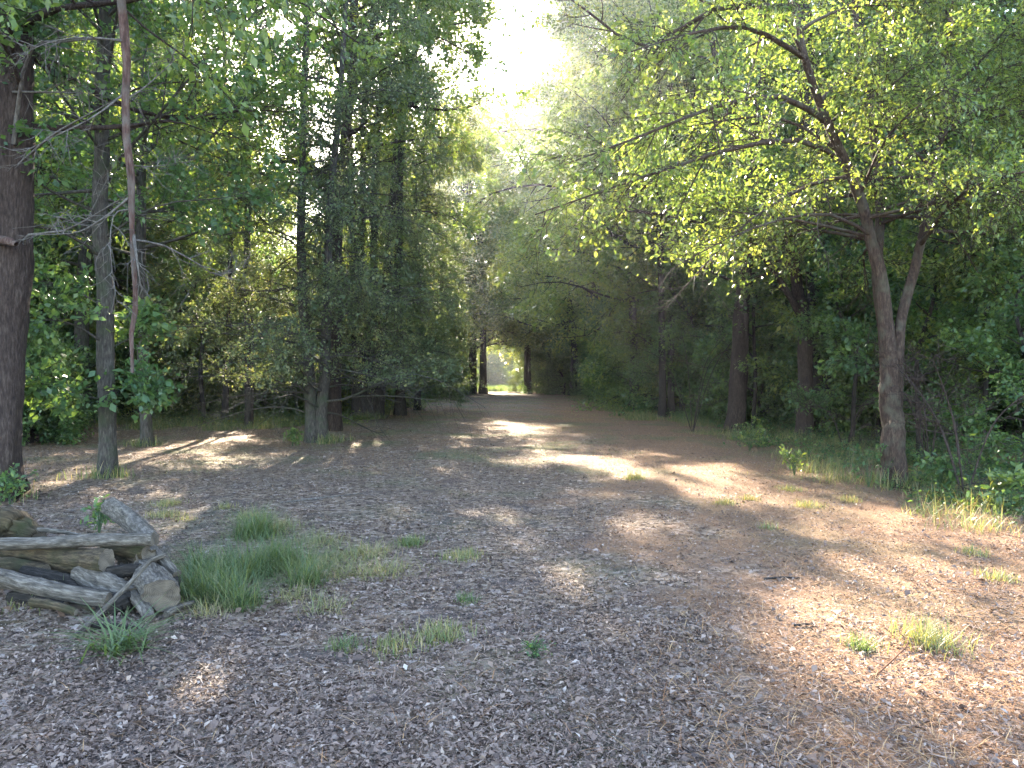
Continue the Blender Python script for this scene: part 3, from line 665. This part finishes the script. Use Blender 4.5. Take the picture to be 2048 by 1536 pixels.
many([bushes[1], bushes[2]], "bush", "bush beside the far stretch of the path", "bush", "bushes along the far path",
     scatter(60, (-22, 18), (46, 92), 2.0, lambda x, y: x < -7.2 + (y - 46) * .05 or x > 5.6 - (y - 46) * .05), (1.0, 1.9))
many([bushes[0]], "bush", "bright green bush at the far left of the clearing", "bush", "bright bushes at the far left",
     scatter(12, (-20, -10.5), (16, 27), 1.3, lambda x, y: -.72 * y - 3 < x < -.60 * y), (.7, 1.2))

for x, y, sc in ((2.6, 76, .8), (3.6, 72, .9), (4.8, 69, 1.0), (2.9, 83, .8), (1.1, 81, .62), (-5.2, 75, .8), (-6.2, 70, .9), (-5.6, 82, .9)):
    place(thick[int(x * 10) % 2], "thicket_tree", "low leafy tree squeezing the bright gap at the path's end from the " + ("left" if x < 0 else "right"), "small tree", "low trees beside the gap at the end of the path, " + ("left" if x < 0 else "right"), x, y, sc, x)
many([thick[0], bushes[0]], "thicket_tree", "sunlit low tree beyond the pale meadow at the path's end", "small tree", "low trees beyond the meadow",
     scatter(22, (-18, 12), (118, 134), 2.4, lambda x, y: True), (1.0, 1.5))
placed.clear()
many([bushes[0], bushes[1]], "bush", "bush on the far side of the pale meadow at the path's end", "bush", "bushes beyond the meadow",
     scatter(26, (-16, 12), (128, 136), 1.8, lambda x, y: True), (1.2, 2.0))

# far woods behind everything: nobody could count these
def far_woods():
    r = np.random.default_rng(9); lb = Bag(); n = 190000
    seg = r.uniform(0, 1, n)
    x = np.where(seg < .33, r.uniform(-95, -38, n), np.where(seg < .66, r.uniform(38, 95, n), r.uniform(-110, 110, n)))
    y = np.where(seg < .66, r.uniform(25, 150, n), r.uniform(145, 165, n))
    top = 17 + 4 * np.sin(x * .21) * np.sin(y * .17) + 3 * np.sin(x * .53 + y * .4)
    z = top * r.uniform(0, 1, n) ** .8
    c = np.stack([x, y, z], 1) + r.normal(0, .3, (n, 3))
    d = norm(r.normal(size=(n, 3))); nr = norm(r.normal(0, .5, (n, 3)) + np.array([0, 0, .6]))
    leaves(lb, c, d, nr, r.uniform(.35, .75, n), .6, r.uniform(0, 1, n))
    o = lb.build("far_woods", M['oak']); tag(o, "mass of distant woodland foliage closing the view", "woods", None, "stuff")
far_woods()

# ------------------------------------------------------------------ ground cover
def blades(bag, x, y, L, wd, lean, r, tint, z=None):
    n = len(x); z = hgt(x, y) - .005 if z is None else z
    a = r.uniform(0, 6.28, n); dv = np.stack([np.cos(a), np.sin(a), 0 * a], 1); side = np.stack([-np.sin(a), np.cos(a), 0 * a], 1)
    s = np.array([0, .35, .7, 1.0]); p0 = np.stack([x, y, z], 1)
    P = p0[:, None] + (dv[:, None] * (lean[:, None] * s ** 1.6)[..., None] + np.array([0, 0, 1.])[None, None] * (np.sqrt(np.maximum(1 - lean ** 2, .05))[:, None] * (s - .35 * lean[:, None] * s ** 2))[..., None]) * L[:, None, None]
    wv = (wd[:, None] * np.array([1, .85, .55, .08]))[..., None] * side[:, None]
    V = np.stack([P - wv, P + wv], 2).reshape(n, 8, 3)
    q = np.array([[0, 1, 3, 2], [2, 3, 5, 4], [4, 5, 7, 6]])
    Q = (np.arange(n) * 8)[:, None, None] + q
    bag.add(V, Q, np.repeat(tint, 3))

def litter():
    r = np.random.default_rng(3); lb = Bag(); n = 520000
    y = 2.2 + 24 * r.uniform(0, 1, n) ** 1.9; x = r.uniform(-1, 1, n) * (.72 * y + .6)
    cl = .5 + .25 * np.sin(2.1 * x + 1.3 * y) * np.sin(1.7 * y - .8 * x) + .25 * np.sin(5.3 * x + 2) * np.sin(4.1 * y + x)
    pr = np.where(x < 1.0 + .6 * np.sin(y * 1.7) + .5 * np.sin(x * 3), .25 + .95 * cl, .12 + .45 * cl)
    keep = r.uniform(0, 1, n) < pr; x = x[keep]; y = y[keep]; n = len(x)
    a = r.uniform(0, 6.28, n); e = r.normal(0, .35, n)
    big_ = np.where(r.uniform(0, 1, n) < .02, 2.0, 1.0)
    d = np.stack([np.cos(a) * np.cos(e), np.sin(a) * np.cos(e), np.sin(e)], 1)
    nr = norm(r.normal(0, .38, (n, 3)) + np.array([0, 0, 1]))
    c = np.stack([x, y, hgt(x, y) + .004 + np.abs(r.normal(0, .009, n))], 1)
    leaves(lb, c, d, nr, big_ * np.clip(r.lognormal(-3.98, .45, n), .008, .045), r.uniform(.3, .75, n)[:, None], np.clip(r.beta(1.6, 2.0, n), 0, 1), fold=.6)
    # needles and bits of twig among the leaves
    n = 60000; y = 2.2 + 13 * r.uniform(0, 1, n) ** 1.6; x = r.uniform(-1, 1, n) * (.72 * y + .6); a = r.uniform(0, 6.28, n)
    d = np.stack([np.cos(a), np.sin(a), r.normal(0, .12, n)], 1)
    leaves(lb, np.stack([x, y, hgt(x, y) + .012], 1), norm(d), norm(r.normal(0, .2, (n, 3)) + np.array([0, 0, 1.])), r.uniform(.03, .12, n), r.uniform(.03, .07, n)[:, None], r.uniform(.2, .9, n), fold=0)
    o = lb.build("leaf_litter", M['litter']); tag(o, "fallen brown and grey leaves covering the ground", "leaf litter", None, "stuff")
litter()

def straw():
    r = np.random.default_rng(4); b = Bag(); n = 42000
    y = 2.4 + 16 * r.uniform(0, 1, n) ** 1.5; x = r.uniform(-.7, 1, n) * (.72 * y + .6)
    keep = (x > 1.2 + .7 * np.sin(y * 1.3) + .4 * np.sin(x * 4)) | (r.uniform(0, 1, n) < .07); x = x[keep]; y = y[keep]; n = len(x)
    blades(b, x, y, r.uniform(.05, .16, n), r.uniform(.0012, .0028, n), np.clip(r.normal(.93, .07, n), .3, .995), r, r.uniform(0, 1, n), hgt(x, y) + .004)
    o = b.build("dry_grass", M['straw']); tag(o, "flattened straw-coloured dead grass on the right of the path", "dry grass", None, "stuff")
straw()

def grass_area(name, label, pts, n, L, seed, tint=(0, .85), lean=(.45, .2), wd=.003, mat='grass'):
    """pts: (x, y, radius) of the spots the grass grows in"""
    r = np.random.default_rng(seed); b = Bag(); pts = np.array(pts)
    wgt = pts[:, 2] ** 2; k = r.choice(len(pts), n, p=wgt / wgt.sum())
    x = pts[k, 0] + r.normal(0, .45, n) * pts[k, 2]; y = pts[k, 1] + r.normal(0, .45, n) * pts[k, 2]
    Ls = r.uniform(*L, n) * np.clip(1.2 - .35 * np.hypot(x - pts[k, 0], y - pts[k, 1]) / pts[k, 2], .4, 1.2)
    blades(b, x, y, Ls, np.full(n, wd) * r.uniform(.6, 1.3, n), np.clip(r.normal(lean[0], lean[1], n), .05, .97), r, r.uniform(*tint, n))
    return b, label, name, mat
def stuff(a):
    b, label, name, mat = a; o = b.build(name, M[mat]); tag(o, label, "grass", None, "stuff"); return o
def gp(px, py): Y = CAMZ * F / (py - HOR); return ((px - 1024) / F * Y, Y)

stuff(grass_area("green_grass", "patch of long fresh green grass beside the wood pile",
    [(*gp(430, 1200), .22), (*gp(480, 1150), .30), (*gp(400, 1140), .16), (*gp(560, 1130), .26), (*gp(510, 1075), .24), (*gp(480, 1215), .14), (*gp(385, 1190), .16), (*gp(610, 1165), .16)],
    6000, (.12, .50), 61, (0, .75), (.74, .18), .0023))
stuff(grass_area("yellow_grass", "thin yellow-green grass where the green patch fades out to the right",
    [(*gp(620, 1140), .35), (*gp(680, 1115), .35), (*gp(740, 1105), .3), (*gp(640, 1085), .3), (*gp(590, 1195), .2), (*gp(700, 1150), .25), (*gp(650, 1215), .2), (*gp(560, 1060), .3), (*gp(500, 1040), .3), (*gp(770, 1140), .3)],
    3600, (.05, .24), 68, (.45, 1), (.76, .18), .0022))
stuff(grass_area("short_grass", "thin short green grass scattered over the leaf litter",
    [(*gp(r0, r1), .12 + .12 * random.Random(int(r0)).random()) for r0, r1 in
     [(330, 1030), (370, 1040), (450, 1020), (820, 1080), (925, 1110), (790, 1290), (880, 1260), 
      (1540, 1060), (1500, 1000), (1450, 1010), (1580, 980), (1620, 1010), (1700, 1000), (1950, 1110), (2000, 1160), (1270, 960), (330, 1010), (60, 1240), (100, 1230)]], 4200, (.03, .12), 62, (.4, 1)))
rr = random.Random(5)
edge = [(rr.uniform(5.1, 8.5) + .04 * (yy - 12), yy, rr.uniform(.3, .7)) for yy in [7.5 + .17 * k for k in range(110)]]
stuff(grass_area("edge_grass", "tall soft grass in the shade along the right edge of the clearing", [e for i, e in enumerate(edge) if math.sin(i * .9) > -.3], 22000, (.06, .42), 63, (.1, 1), (.66, .22), .003))
ledge = [(rr.uniform(-16, -7.5), yy, rr.uniform(.3, .9)) for yy in [22 + .16 * k for k in range(60)]] + [(-6.5, 11.75, .4), (-6.4, 11.9, .3), (-8.7, 17.6, .45), (-6.9, 9.9, .5), (5.6, 10.9, .5), (6.6, 21.5, .7), (7.4, 18.8, .7), (-5.5, 29, .8)] * 2 + [(-4.8 + rr.uniform(-.6, .6), 18.3 + rr.uniform(-.5, .4), .3) for k in range(8)] + \
        [(rr.uniform(-6.8, -5.2), rr.uniform(27, 60), .6) for k in range(40)] + [(rr.uniform(4.5, 6.5), rr.uniform(27, 60), .6) for k in range(40)]
stuff(grass_area("woodland_grass", "low grass along the shaded edges of the left clearing and far path", ledge, 30000, (.08, .35), 64, (0, .9), (.4, .2), .006))

rm = random.Random(8)
stuff(grass_area('meadow_grass', 'pale green meadow grass in the bright gap at the end of the path', [(rm.uniform(-10, 7), 84 + .3 * k, 1.2) for k in range(110)], 34000, (.3, .7), 67, (0, .55), (.4, .2), .022))
def far_cover(name, label, n, L, wd, lean, tint, mat, seed, thr):
    r = np.random.default_rng(seed); y = 12 + 42 * r.uniform(0, 1, n) ** 1.25; x = r.uniform(-1, 1, n) * np.where(y < 26, 13, 8) - 1.0
    pt = np.sin(.7 * x + .3 * y + seed) * np.sin(.5 * y - .4 * x) + .5 * np.sin(2.1 * x + y) + r.normal(0, .35, n); k = pt > thr; x = x[k]; y = y[k]; n = len(x)
    b = Bag(); blades(b, x, y, r.uniform(*L, n), np.full(n, wd) * (.5 + y / 30), np.clip(r.normal(lean, .15, n), .1, .98), r, r.uniform(*tint, n))
    tag(b.build(name, M[mat]), label, "grass", None, "stuff")
far_cover("dry_grass", "bleached dry grass across the middle of the clearing", 80000, (.05, .16), .0022, .88, (.2, 1), 'straw', 5, .1)
far_cover("short_grass", "thin yellow-green grass across the middle of the clearing", 70000, (.04, .14), .0022, .7, (.35, 1), 'grass', 9, .45)
def undergrowth(name, label, pts, n, seed, mat):
    r = np.random.default_rng(seed); pts = np.array(pts); k = r.integers(0, len(pts), n // 6)
    cx = pts[k, 0] + r.normal(0, .5, len(k)) * pts[k, 2]; cy_ = pts[k, 1] + r.normal(0, .5, len(k)) * pts[k, 2]
    H = r.uniform(.03, 1, len(k)) ** 1.6 * .55 * r.uniform(.4, 1, len(pts))[k]
    lb = Bag(); wb_ = Bag(); g = hgt(cx, cy_)
    tips = np.stack([cx + r.normal(0, .3, len(k)) * H, cy_ + r.normal(0, .3, len(k)) * H, g + H], 1); base = np.stack([cx, cy_, g - .01], 1)
    s_ = np.linspace(0, 1, 4)[None, :, None]; P = base[:, None] * (1 - s_) + tips[:, None] * s_; P[:, 1:3] += r.normal(0, .02, (len(k), 2, 3))
    tubes(lb, P, np.full((len(k), 4), .0022), 3)
    tt = r.uniform(.25, 1, (len(k), 6)); p, tan = along(P, tt); p = p.reshape(-1, 3)
    d = norm(r.normal(0, 1, p.shape) * np.array([1, 1, .5])); nr = norm(r.normal(0, .5, p.shape) + np.array([0, 0, 1.]))
    leaves(lb, p, d, nr, np.clip(r.lognormal(-2.95, .4, len(p)), .02, .12), r.uniform(.3, .7, len(p))[:, None], r.uniform(0, 1, len(p)))
    o = lb.build(name, M[mat]); tag(o, label, "undergrowth", None, "stuff")
undergrowth("undergrowth", "low leafy undergrowth and seedlings under the trees on the right", [(rr.uniform(5.6, 12) + .03 * (yy - 12), yy, rr.uniform(.3, .8)) for yy in [8.5 + .16 * k for k in range(170)]], 66000, 65, 'lush')
undergrowth("undergrowth", "low leafy undergrowth at the back of the left clearing", [(rr.uniform(-18, -5.5), rr.uniform(24, 33), rr.uniform(.4, 1)) for k in range(120)] + [(rr.uniform(-8.5, -6), rr.uniform(33, 60), .6) for k in range(40)], 50000, 66, 'oak')

# individual plants near the camera
def tuft(name, label, px, py, n, L, rad, seed, tint, lean=(.6, .2), wd=.0025, mat='grass', cat="grass tuft"):
    x, y = gp(px, py); r = np.random.default_rng(seed); b = Bag()
    px_ = r.normal(0, rad, n); py_ = r.normal(0, rad, n)
    z = hgt(x + px_, y + py_) - float(hgt(x, y)) - .004
    blades(b, px_, py_, r.uniform(*L, n), np.full(n, wd) * r.uniform(.6, 1.3, n), np.clip(r.normal(lean[0], lean[1], n), .05, .97), r, r.uniform(*tint, n), z)
    o = b.build(name, M[mat]); o.location = (x, y, float(hgt(x, y))); tag(o, label, cat)
tuft("grass_tuft", "yellowing dry grass tuft at lower right", 1865, 1285, 420, (.08, .24), .10, 71, (.55, 1))
tuft("grass_tuft", "small green grass tuft beside the arched dry stem at lower right", 1725, 1300, 220, (.05, .14), .05, 72, (0, .5))
tuft("grass_tuft", "brownish green tuft left of the middle of the foreground", 875, 1275, 240, (.05, .12), .07, 73, (.5, 1))
tuft("grass_tuft", "low green tuft left of the brownish one in the foreground", 685, 1285, 170, (.04, .12), .06, 74, (.2, .7))
tuft("grass_tuft", "bright yellow-green tuft in a sun patch right of the middle", 1272, 958, 260, (.08, .2), .08, 75, (.6, 1))
tuft("grass_tuft", "small upright green tuft in the middle foreground", 932, 1195, 130, (.05, .13), .04, 76, (.1, .6))
tuft("grass_tuft", "round green tuft at the right end of the grass patch", 822, 1085, 240, (.08, .16), .07, 77, (.2, .8))
tuft("drooping_grass", "limp blue-green grass blades lying below the wood pile", 230, 1310, 130, (.2, .55), .07, 78, (0, .35), (.88, .06), .006, cat="grass clump")
tuft("grass_tuft", "dead straw tuft at the foot of the big cut log", 410, 1235, 120, (.08, .26), .06, 79, (.8, 1), (.8, .12), .002)

LATE = []
def weed(label, px, py, Yd, H, n, leaf, seed, mat='lush', cat="weed"):
    r = np.random.default_rng(seed)
    if Yd is None: x, y = gp(px, py)
    else: y = Yd; x = (px - 1024) / F * Yd
    st = []
    for k in range(n):
        a = r.uniform(0, 6.28); s = r.uniform(.05, .5) * H
        st.append((np.array([(0, 0, -.03), (math.cos(a) * s * .4, math.sin(a) * s * .4, H * .5), (math.cos(a) * s, math.sin(a) * s, H * r.uniform(.7, 1))]), .006, .003))
    wb, lb = Bag(), Bag()
    grow(wb, lb, r, stems=st, n_limb=n * 3, t0=.25, limb_len=(.45 * H, .2 * H), el=(.1, .8), n_sub=3, sub_len=.5, n_twig=1, twig_len=.08, n_leaf=4, leaf=leaf, leaf_w=.5, r_limb=.004, trunk_k=4, jit=.02)
    root = empty("weed", (x, y, float(hgt(x, y)))); tag(root, label, cat)
    wb.build("stem", M['grass'], root); lb.build("foliage", M[mat], root)
for q, (a, b, c, d, lab, mt) in enumerate([((60, 1205, 4.75), (150, 1225, 4.7), .03, .02, "rotten brown branch piece in front of the grey sloping log", 'log_moss'),
        ((330, 1230, 4.85), (385, 1205, 5.1), .022, .014, "broken stick on the ground right of the thick short log", 'log_grey'),
        ((250, 1150, 5.2), (330, 1110, 5.3), .022, .016, "small grey branch lying over the right end of the pile", 'log_grey'),
        ((-20, 1128, 5.3), (90, 1140, 5.2), .05, .045, "brown half-rotten log showing below the mossy one at far left", 'log_moss'),
        ((205, 1100, 5.35), (290, 1105, 5.3), .045, .05, "stubby brown log right of the mossy one under the long pole", 'log_moss'),
        ((215, 1150, 5.1), (275, 1140, 5.15), .045, .04, "short dark chunk in the gap above the pale smooth log", 'log_dark'),
        ((300, 1098, 5.45), (352, 1150, 5.25), .035, .03, "grey split branch sloping down at the right rear of the pile", 'log_grey'),
        ((20, 1195, 4.95), (130, 1212, 4.85), .045, .035, "dark soggy branch under the grey sloping log", 'log_dark'),
        ((75, 1060, 5.6), (160, 1072, 5.5), .018, .012, "thin pale branch lying behind the long pole", 'log_grey'),
        ((180, 1255, 4.6), (290, 1262, 4.65), .02, .016, "dark stick on the ground along the front of the pile", 'log_dark'),
        ((336, 1205, 5.0), (350, 1160, 5.3), .05, .04, "dark log end tucked behind the thick short log", 'log_dark')]):
    LATE.append(("log", lab, [W(*a), (W(*a) + W(*b)) / 2 + np.array([0, 0, .01]), W(*b)], [c, (c + d) / 2, d], mt, 40 + q))
weed("green weed at the foot of the massive left trunk", 20, 1005, 9.6, .42, 7, .07, 81)
weed("green weed growing behind the wood pile", 195, 1060, 7.6, .3, 5, .05, 82)
weed("bright weed at the foot of the reddish forked tree", 1738, 950, 10.9, .62, 3, .06, 83)
weed("leafy weed right of the reddish forked tree", 1880, 985, 10.2, .5, 8, .09, 84)
weed("sunlit leafy weed at the right edge of the frame", 2020, 1030, 8.9, .45, 8, .08, 85, 'oak')
weed("tall weed between the forked tree and the right edge of the frame", 1960, 975, 10.8, .7, 8, .08, 86)
weed("tiny green seedling in the leaf litter in the middle foreground", 1070, 870 + 440, None, .08, 3, .02, 87)
weed("small weed left of the twin-stemmed cedar's foot", 585, 905, 17.5, .35, 5, .08, 88, 'oak')
weed("weed below the crooked forking trunk", 1500, 905, 16.5, .6, 5, .07, 89, 'oak')
weed("low weed in front of the right woods", 1590, 960, 12.2, .4, 6, .06, 90, 'oak')

# big-leaved young trees on the near right side
for k, (x, y, s, lab) in enumerate([(8.3, 12.0, .75, "leafy young tree right behind the reddish forked tree"), (9.6, 13.6, .95, "taller young tree at the right edge behind the forked tree"),
                                    (7.4, 9.6, .55, "small leafy young tree at the right edge of the frame"), (9.4, 11.0, .8, "young tree half cut off by the right edge of the frame"), (8.0, 14.6, .9, "young tree seen between the forked tree and the crooked trunk")]):
    place(small[k % 2], "young_tree", lab, "young tree", None, x, y, s, k * 1.3)

# tangle of bare branches by the right edge
def deadwood(label, px, Yd, H, n, seed, mat='bark_brown', name="bare_shrub"):
    r = np.random.default_rng(seed); y = Yd; x = (px - 1024) / F * Yd; st = []
    for k in range(n):
        a = r.uniform(0, 6.28); s = r.uniform(.3, .9) * H * .6
        st.append((np.array([(0, 0, -.05), (math.cos(a) * s * .5, math.sin(a) * s * .5, H * .55), (math.cos(a) * s * 1.3, math.sin(a) * s * 1.3, H * r.uniform(.6, 1))]), .014, .006))
    wb = Bag(); grow(wb, None, r, stems=st, n_limb=n * 5, t0=.1, limb_len=(.9, .5), el=(-.2, .8), n_sub=5, sub_len=.5, n_twig=3, twig_len=.2, n_leaf=0, r_limb=.008, trunk_k=5)
    o = wb.build(name, M[mat], None, True); o.location = (x, y, float(hgt(x, y))); tag(o, label, "dead shrub")
deadwood("tangle of bare grey branches at the right edge of the frame", 1930, 9.8, 1.9, 6, 91)
deadwood("bare shrub of thin pale stems behind the forked tree", 1860, 12.6, 2.2, 5, 92)
deadwood("low bare shrub between the crooked trunk and the forked tree", 1690, 16.0, 1.5, 4, 93)
deadwood("leaning spray of pale bare twigs beside the dark bushes right of the path", 1385, 22.0, 3.6, 5, 94)

# dead drooping bough with brown leaves in the left canopy, part of a snag
f = foot(503, 24.2); Y = 24.2
tree("snag_tree", f, "thin dead tree with curving bare limbs beside the thin straight trunk", ('bark_brown', 'deadleaf'), seed=95,
     stems=[([f, W(506, 700, Y), W(500, 560, Y), W(480, 420, Y), W(440, 300, Y), W(400, 200, Y), W(380, 60, Y)], .045, .02)],
     limbs=[([W(440, 300, Y), W(480, 370, Y - .3), W(500, 450, Y - .5), W(520, 540, Y - .6)], .02, .006), ([W(400, 210, Y), W(340, 150, Y), W(260, 120, Y)], .02, .006),
            ([W(470, 400, Y), W(560, 380, Y), W(660, 420, Y - .2), W(740, 480, Y - .4)], .02, .006)],
     n_limb=10, t0=.4, limb_len=(1.8, 1.2), el=(.1, .7), n_sub=8, n_twig=6, twig_len=.3, n_leaf=3, leaf=.06, bare=.75, r_limb=.015)

# arched dry stem at lower right
def stick(name, label, pts, r0, r1, mat, cat, k=6):
    P = resample(pts, 8); base = P[0].copy(); wb = Bag(); tubes(wb, (P - base)[None], np.linspace(r0, r1, 8)[None], k, .05)
    o = wb.build(name, M[mat], None, True); o.location = base; tag(o, label, cat)
x, y = gp(1752, 1358); x2, y2 = gp(1812, 1320)
stick("dry_stem", "arched pale dry stem lying beside the small green tuft at lower right", [(x, y, hgt(x, y) + .005), ((x + x2) / 2 + .02, (y + y2) / 2, .05 + hgt(x, y)), (x2 + .02, y2, .10 + hgt(x2, y2)), (x2 + .01, y2 + .08, .13 + hgt(x2, y2))], .006, .002, 'straw', "dry stem")
x, y = gp(1530, 1165); stick("fallen_stick", "short dark stick on the trodden ground right of the middle", [(x, y, hgt(x, y) + .01), (x + .16, y + .03, hgt(x, y) + .014), (x + .3, y + .02, hgt(x, y) + .01)], .010, .006, 'bark_dark', "stick")
x, y = gp(1590, 1260); stick("fallen_stick", "small dark stick in the dry grass at lower right", [(x, y, hgt(x, y) + .01), (x + .08, y + .01, hgt(x, y) + .014), (x + .15, y + .03, hgt(x, y) + .01)], .009, .006, 'bark_dark', "stick")
x, y = gp(560, 1010); stick("fallen_stick", "thin pale stick lying on the leaves left of the middle distance", [(x, y, hgt(x, y) + .01), (x + .5, y + .3, hgt(x, y) + .03), (x + .9, y + .7, hgt(x + .9, y + .7) + .01)], .012, .006, 'dead_grey', "stick")

# ------------------------------------------------------------------ the wood pile
def log(name, label, pts, radii, mat, seed=1, cut=(True, True), k=18, cutmat='cut', rough=.06):
    r = np.random.default_rng(seed); n = 22
    P = resample(pts, n); t = np.linspace(0, 1, n); Rr = np.interp(t, np.linspace(0, 1, len(radii)), radii)
    base = P[0].copy(); P = P - base; P[1:-1] += r.normal(0, radii[0] * .03, (n - 2, 3))
    root = empty(name, tuple(base)); tag(root, label, "log", "logs of the wood pile")
    T = norm(np.gradient(P, axis=0)); ref = np.array([0, 0, 1.]) if abs(T[:, 2].mean()) < .8 else np.array([1., 0, 0])
    U = norm(np.cross(T, ref)); Vv = np.cross(T, U); k = k * 2 if k > 8 else k; a = np.arange(k) / k * 2 * PI
    ph = r.uniform(0, 6.28, 6); rid = r.normal(0, 1, (n, k)); rid = (rid + np.roll(rid, 1, 0) + np.roll(rid, -1, 0)) / 3
    lump = 1 + .10 * np.sin(2 * a[None] + ph[0] + t[:, None] * 2) + .07 * np.sin(3 * a[None] + ph[1] - t[:, None] * 5) + .035 * np.sin(9 * a[None] + ph[2] + t[:, None]) + rid * rough
    knot = np.exp(-((t[:, None] - r.uniform(.3, .7)) / .05) ** 2 - ((a[None] - r.uniform(1, 5)) / .35) ** 2); lump = lump + .35 * knot
    X = P[:, None] + (Rr[:, None] * lump)[..., None] * (np.cos(a)[None, :, None] * U[:, None] + np.sin(a)[None, :, None] * Vv[:, None])
    for e in (0, n - 1): X[e] += T[e] * (r.normal(0, 1, (k, 1)) * .02 + .03 * np.sin(2 * a + ph[3])[:, None]) * Rr[e]
    def build(nm, V, Q, G, m, smooth):
        me = quad_mesh(nm, V, Q, m, None, smooth); at_ = me.attributes.new("grain", 'FLOAT_VECTOR', 'POINT')
        at_.data.foreach_set("vector", np.ascontiguousarray(G, dtype=np.float32).ravel()); link(nm, me, root)
    ln = np.linalg.norm(np.diff(P, axis=0), axis=1).sum() * t
    G = np.stack([np.broadcast_to(np.cos(a) * radii[0], (n, k)), np.broadcast_to(np.sin(a) * radii[0], (n, k)), np.broadcast_to(ln[:, None] + seed, (n, k))], -1)
    i = np.arange(n - 1)[:, None] * k; j = np.arange(k)[None]; j2 = (j + 1) % k
    Q = np.stack([i + j, i + j2, i + k + j2, i + k + j], -1)
    build("bark", X, Q, G, M[mat], True)
    for e, on in zip((0, n - 1), cut):
        if not on: continue
        ring = X[e]; c = P[e]; dirn = T[e] * (-1 if e == 0 else 1); lv_ = [ring]
        for q_, f_ in ((.9, -.02), (.6, .0), (.3, -.02)): lv_.append(c + (ring - c) * q_ + dirn * (f_ * Rr[e] + r.normal(0, .008 * Rr[e], (k, 1))))
        lv_.append(np.repeat(c[None], k, 0)); V = np.concatenate(lv_); jj = np.arange(k)
        q = [np.stack([lv * k + jj, lv * k + (jj + 1) % k, (lv + 1) * k + (jj + 1) % k, (lv + 1) * k + jj], 1) for lv in range(4)]
        G = np.concatenate([np.stack([np.cos(a) * Rr[e] * f_, np.sin(a) * Rr[e] * f_, 0 * a + .01 * seed], 1) for f_ in (1, .9, .6, .3, 0)])
        build("cut_end", V, np.concatenate(q), G, M[cutmat], False)
    return root
log("log", "thick short log of the wood pile with a round cut end facing the viewer", [W(323, 1192, 4.9), W(300, 1160, 5.15), W(268, 1120, 5.55)], [.115, .105, .09], 'log_grey', 1)
log("log", "long thin pole lying level across the top of the wood pile", [W(305, 1080, 5.25), W(200, 1081, 5.2), W(80, 1087, 5.2), W(-90, 1090, 5.2)], [.048, .047, .043, .04], 'log_grey', 2)
log("log", "mossy log under the long pole, its dark cut end amid the pile", [W(212, 1124, 5.1), W(130, 1120, 5.25), W(40, 1108, 5.4), W(-40, 1100, 5.5)], [.078, .082, .08, .07], 'log_moss', 3)
log("log", "grey debarked log sloping down along the front left of the wood pile", [W(-80, 1140, 5.0), W(0, 1155, 4.95), W(100, 1182, 4.9), W(215, 1203, 4.85)], [.06, .062, .06, .05], 'log_grey', 4)
log("log", "pale smooth log wedged in the middle of the wood pile", [W(160, 1150, 5.15), W(210, 1175, 5.05), W(262, 1195, 4.97)], [.075, .085, .07], 'log_grey', 5)
log("log", "dark thin log lying between the mossy one and the grey sloping one", [W(40, 1142, 5.15), W(100, 1156, 5.12), W(170, 1172, 5.1)], [.035, .042, .04], 'log_dark', 6)
log("log", "weathered grey log lying behind the pile and pointing away", [W(300, 1085, 5.45), W(265, 1045, 6.0), W(222, 1015, 6.6)], [.065, .075, .085], 'log_grey', 7)
log("log", "rotten yellow-brown wood chunk at the back left of the pile", [W(-40, 1065, 5.7), W(20, 1050, 5.8), W(75, 1078, 5.75)], [.12, .14, .06], 'log_moss', 8, rough=.16)
log("log", "brown crumbling log end behind the thick short log", [W(292, 1128, 5.3), W(262, 1110, 5.5), W(240, 1095, 5.7)], [.09, .095, .08], 'log_moss', 9, rough=.14)
log("log", "stubby dark log under the right side of the wood pile", [W(195, 1222, 4.88), W(230, 1210, 4.92), W(262, 1196, 4.98)], [.075, .08, .07], 'log_dark', 10)
log("log", "small pale log end pointing down in front of the thick short log", [W(298, 1240, 4.75), W(285, 1215, 4.85), W(262, 1185, 5.0)], [.034, .04, .04], 'log_grey', 11)
log("log", "low brown piece of wood lying at the front left corner of the pile", [W(-30, 1268, 4.6), W(20, 1262, 4.65), W(85, 1248, 4.8)], [.05, .055, .03], 'log_moss', 12, rough=.12)
log("log", "thin grey stick leaning against the front of the wood pile", [W(128, 1292, 4.42), W(190, 1235, 4.62), W(250, 1175, 4.8), W(302, 1120, 4.95)], [.018, .017, .016, .013], 'log_grey', 13, k=8)
log("log", "broken pale block at the right rear of the wood pile", [W(330, 1165, 5.3), W(318, 1130, 5.5), W(330, 1105, 5.7)], [.06, .07, .05], 'log_grey', 14, rough=.14)

for a in LATE: log(*a, k=8)
# ------------------------------------------------------------------ the hazy air
def haze():
    me = bpy.data.meshes.new("haze")
    x0, x1, y0, y1, z0, z1 = -120, 120, -12, 170, -1.5, 34
    V = [(x, y, z) for x in (x0, x1) for y in (y0, y1) for z in (z0, z1)]
    me.from_pydata(V, [], [(0, 1, 3, 2), (4, 6, 7, 5), (0, 4, 5, 1), (2, 3, 7, 6), (0, 2, 6, 4), (1, 5, 7, 3)])
    m, t, o = new_mat("haze"); v = N(t, "ShaderNodeVolumePrincipled")
    v.inputs['Color'].default_value = (.86, .88, 1, 1); v.inputs['Density'].default_value = HAZE; v.inputs['Anisotropy'].default_value = .86
    t.links.new(v.outputs[0], o.inputs['Volume']); me.materials.append(m)
    ob = link("haze", me); tag(ob, "thin sunlit haze in the air between the trees", "haze", None, "stuff")
HAZE = 0.0006
if HAZE: haze()
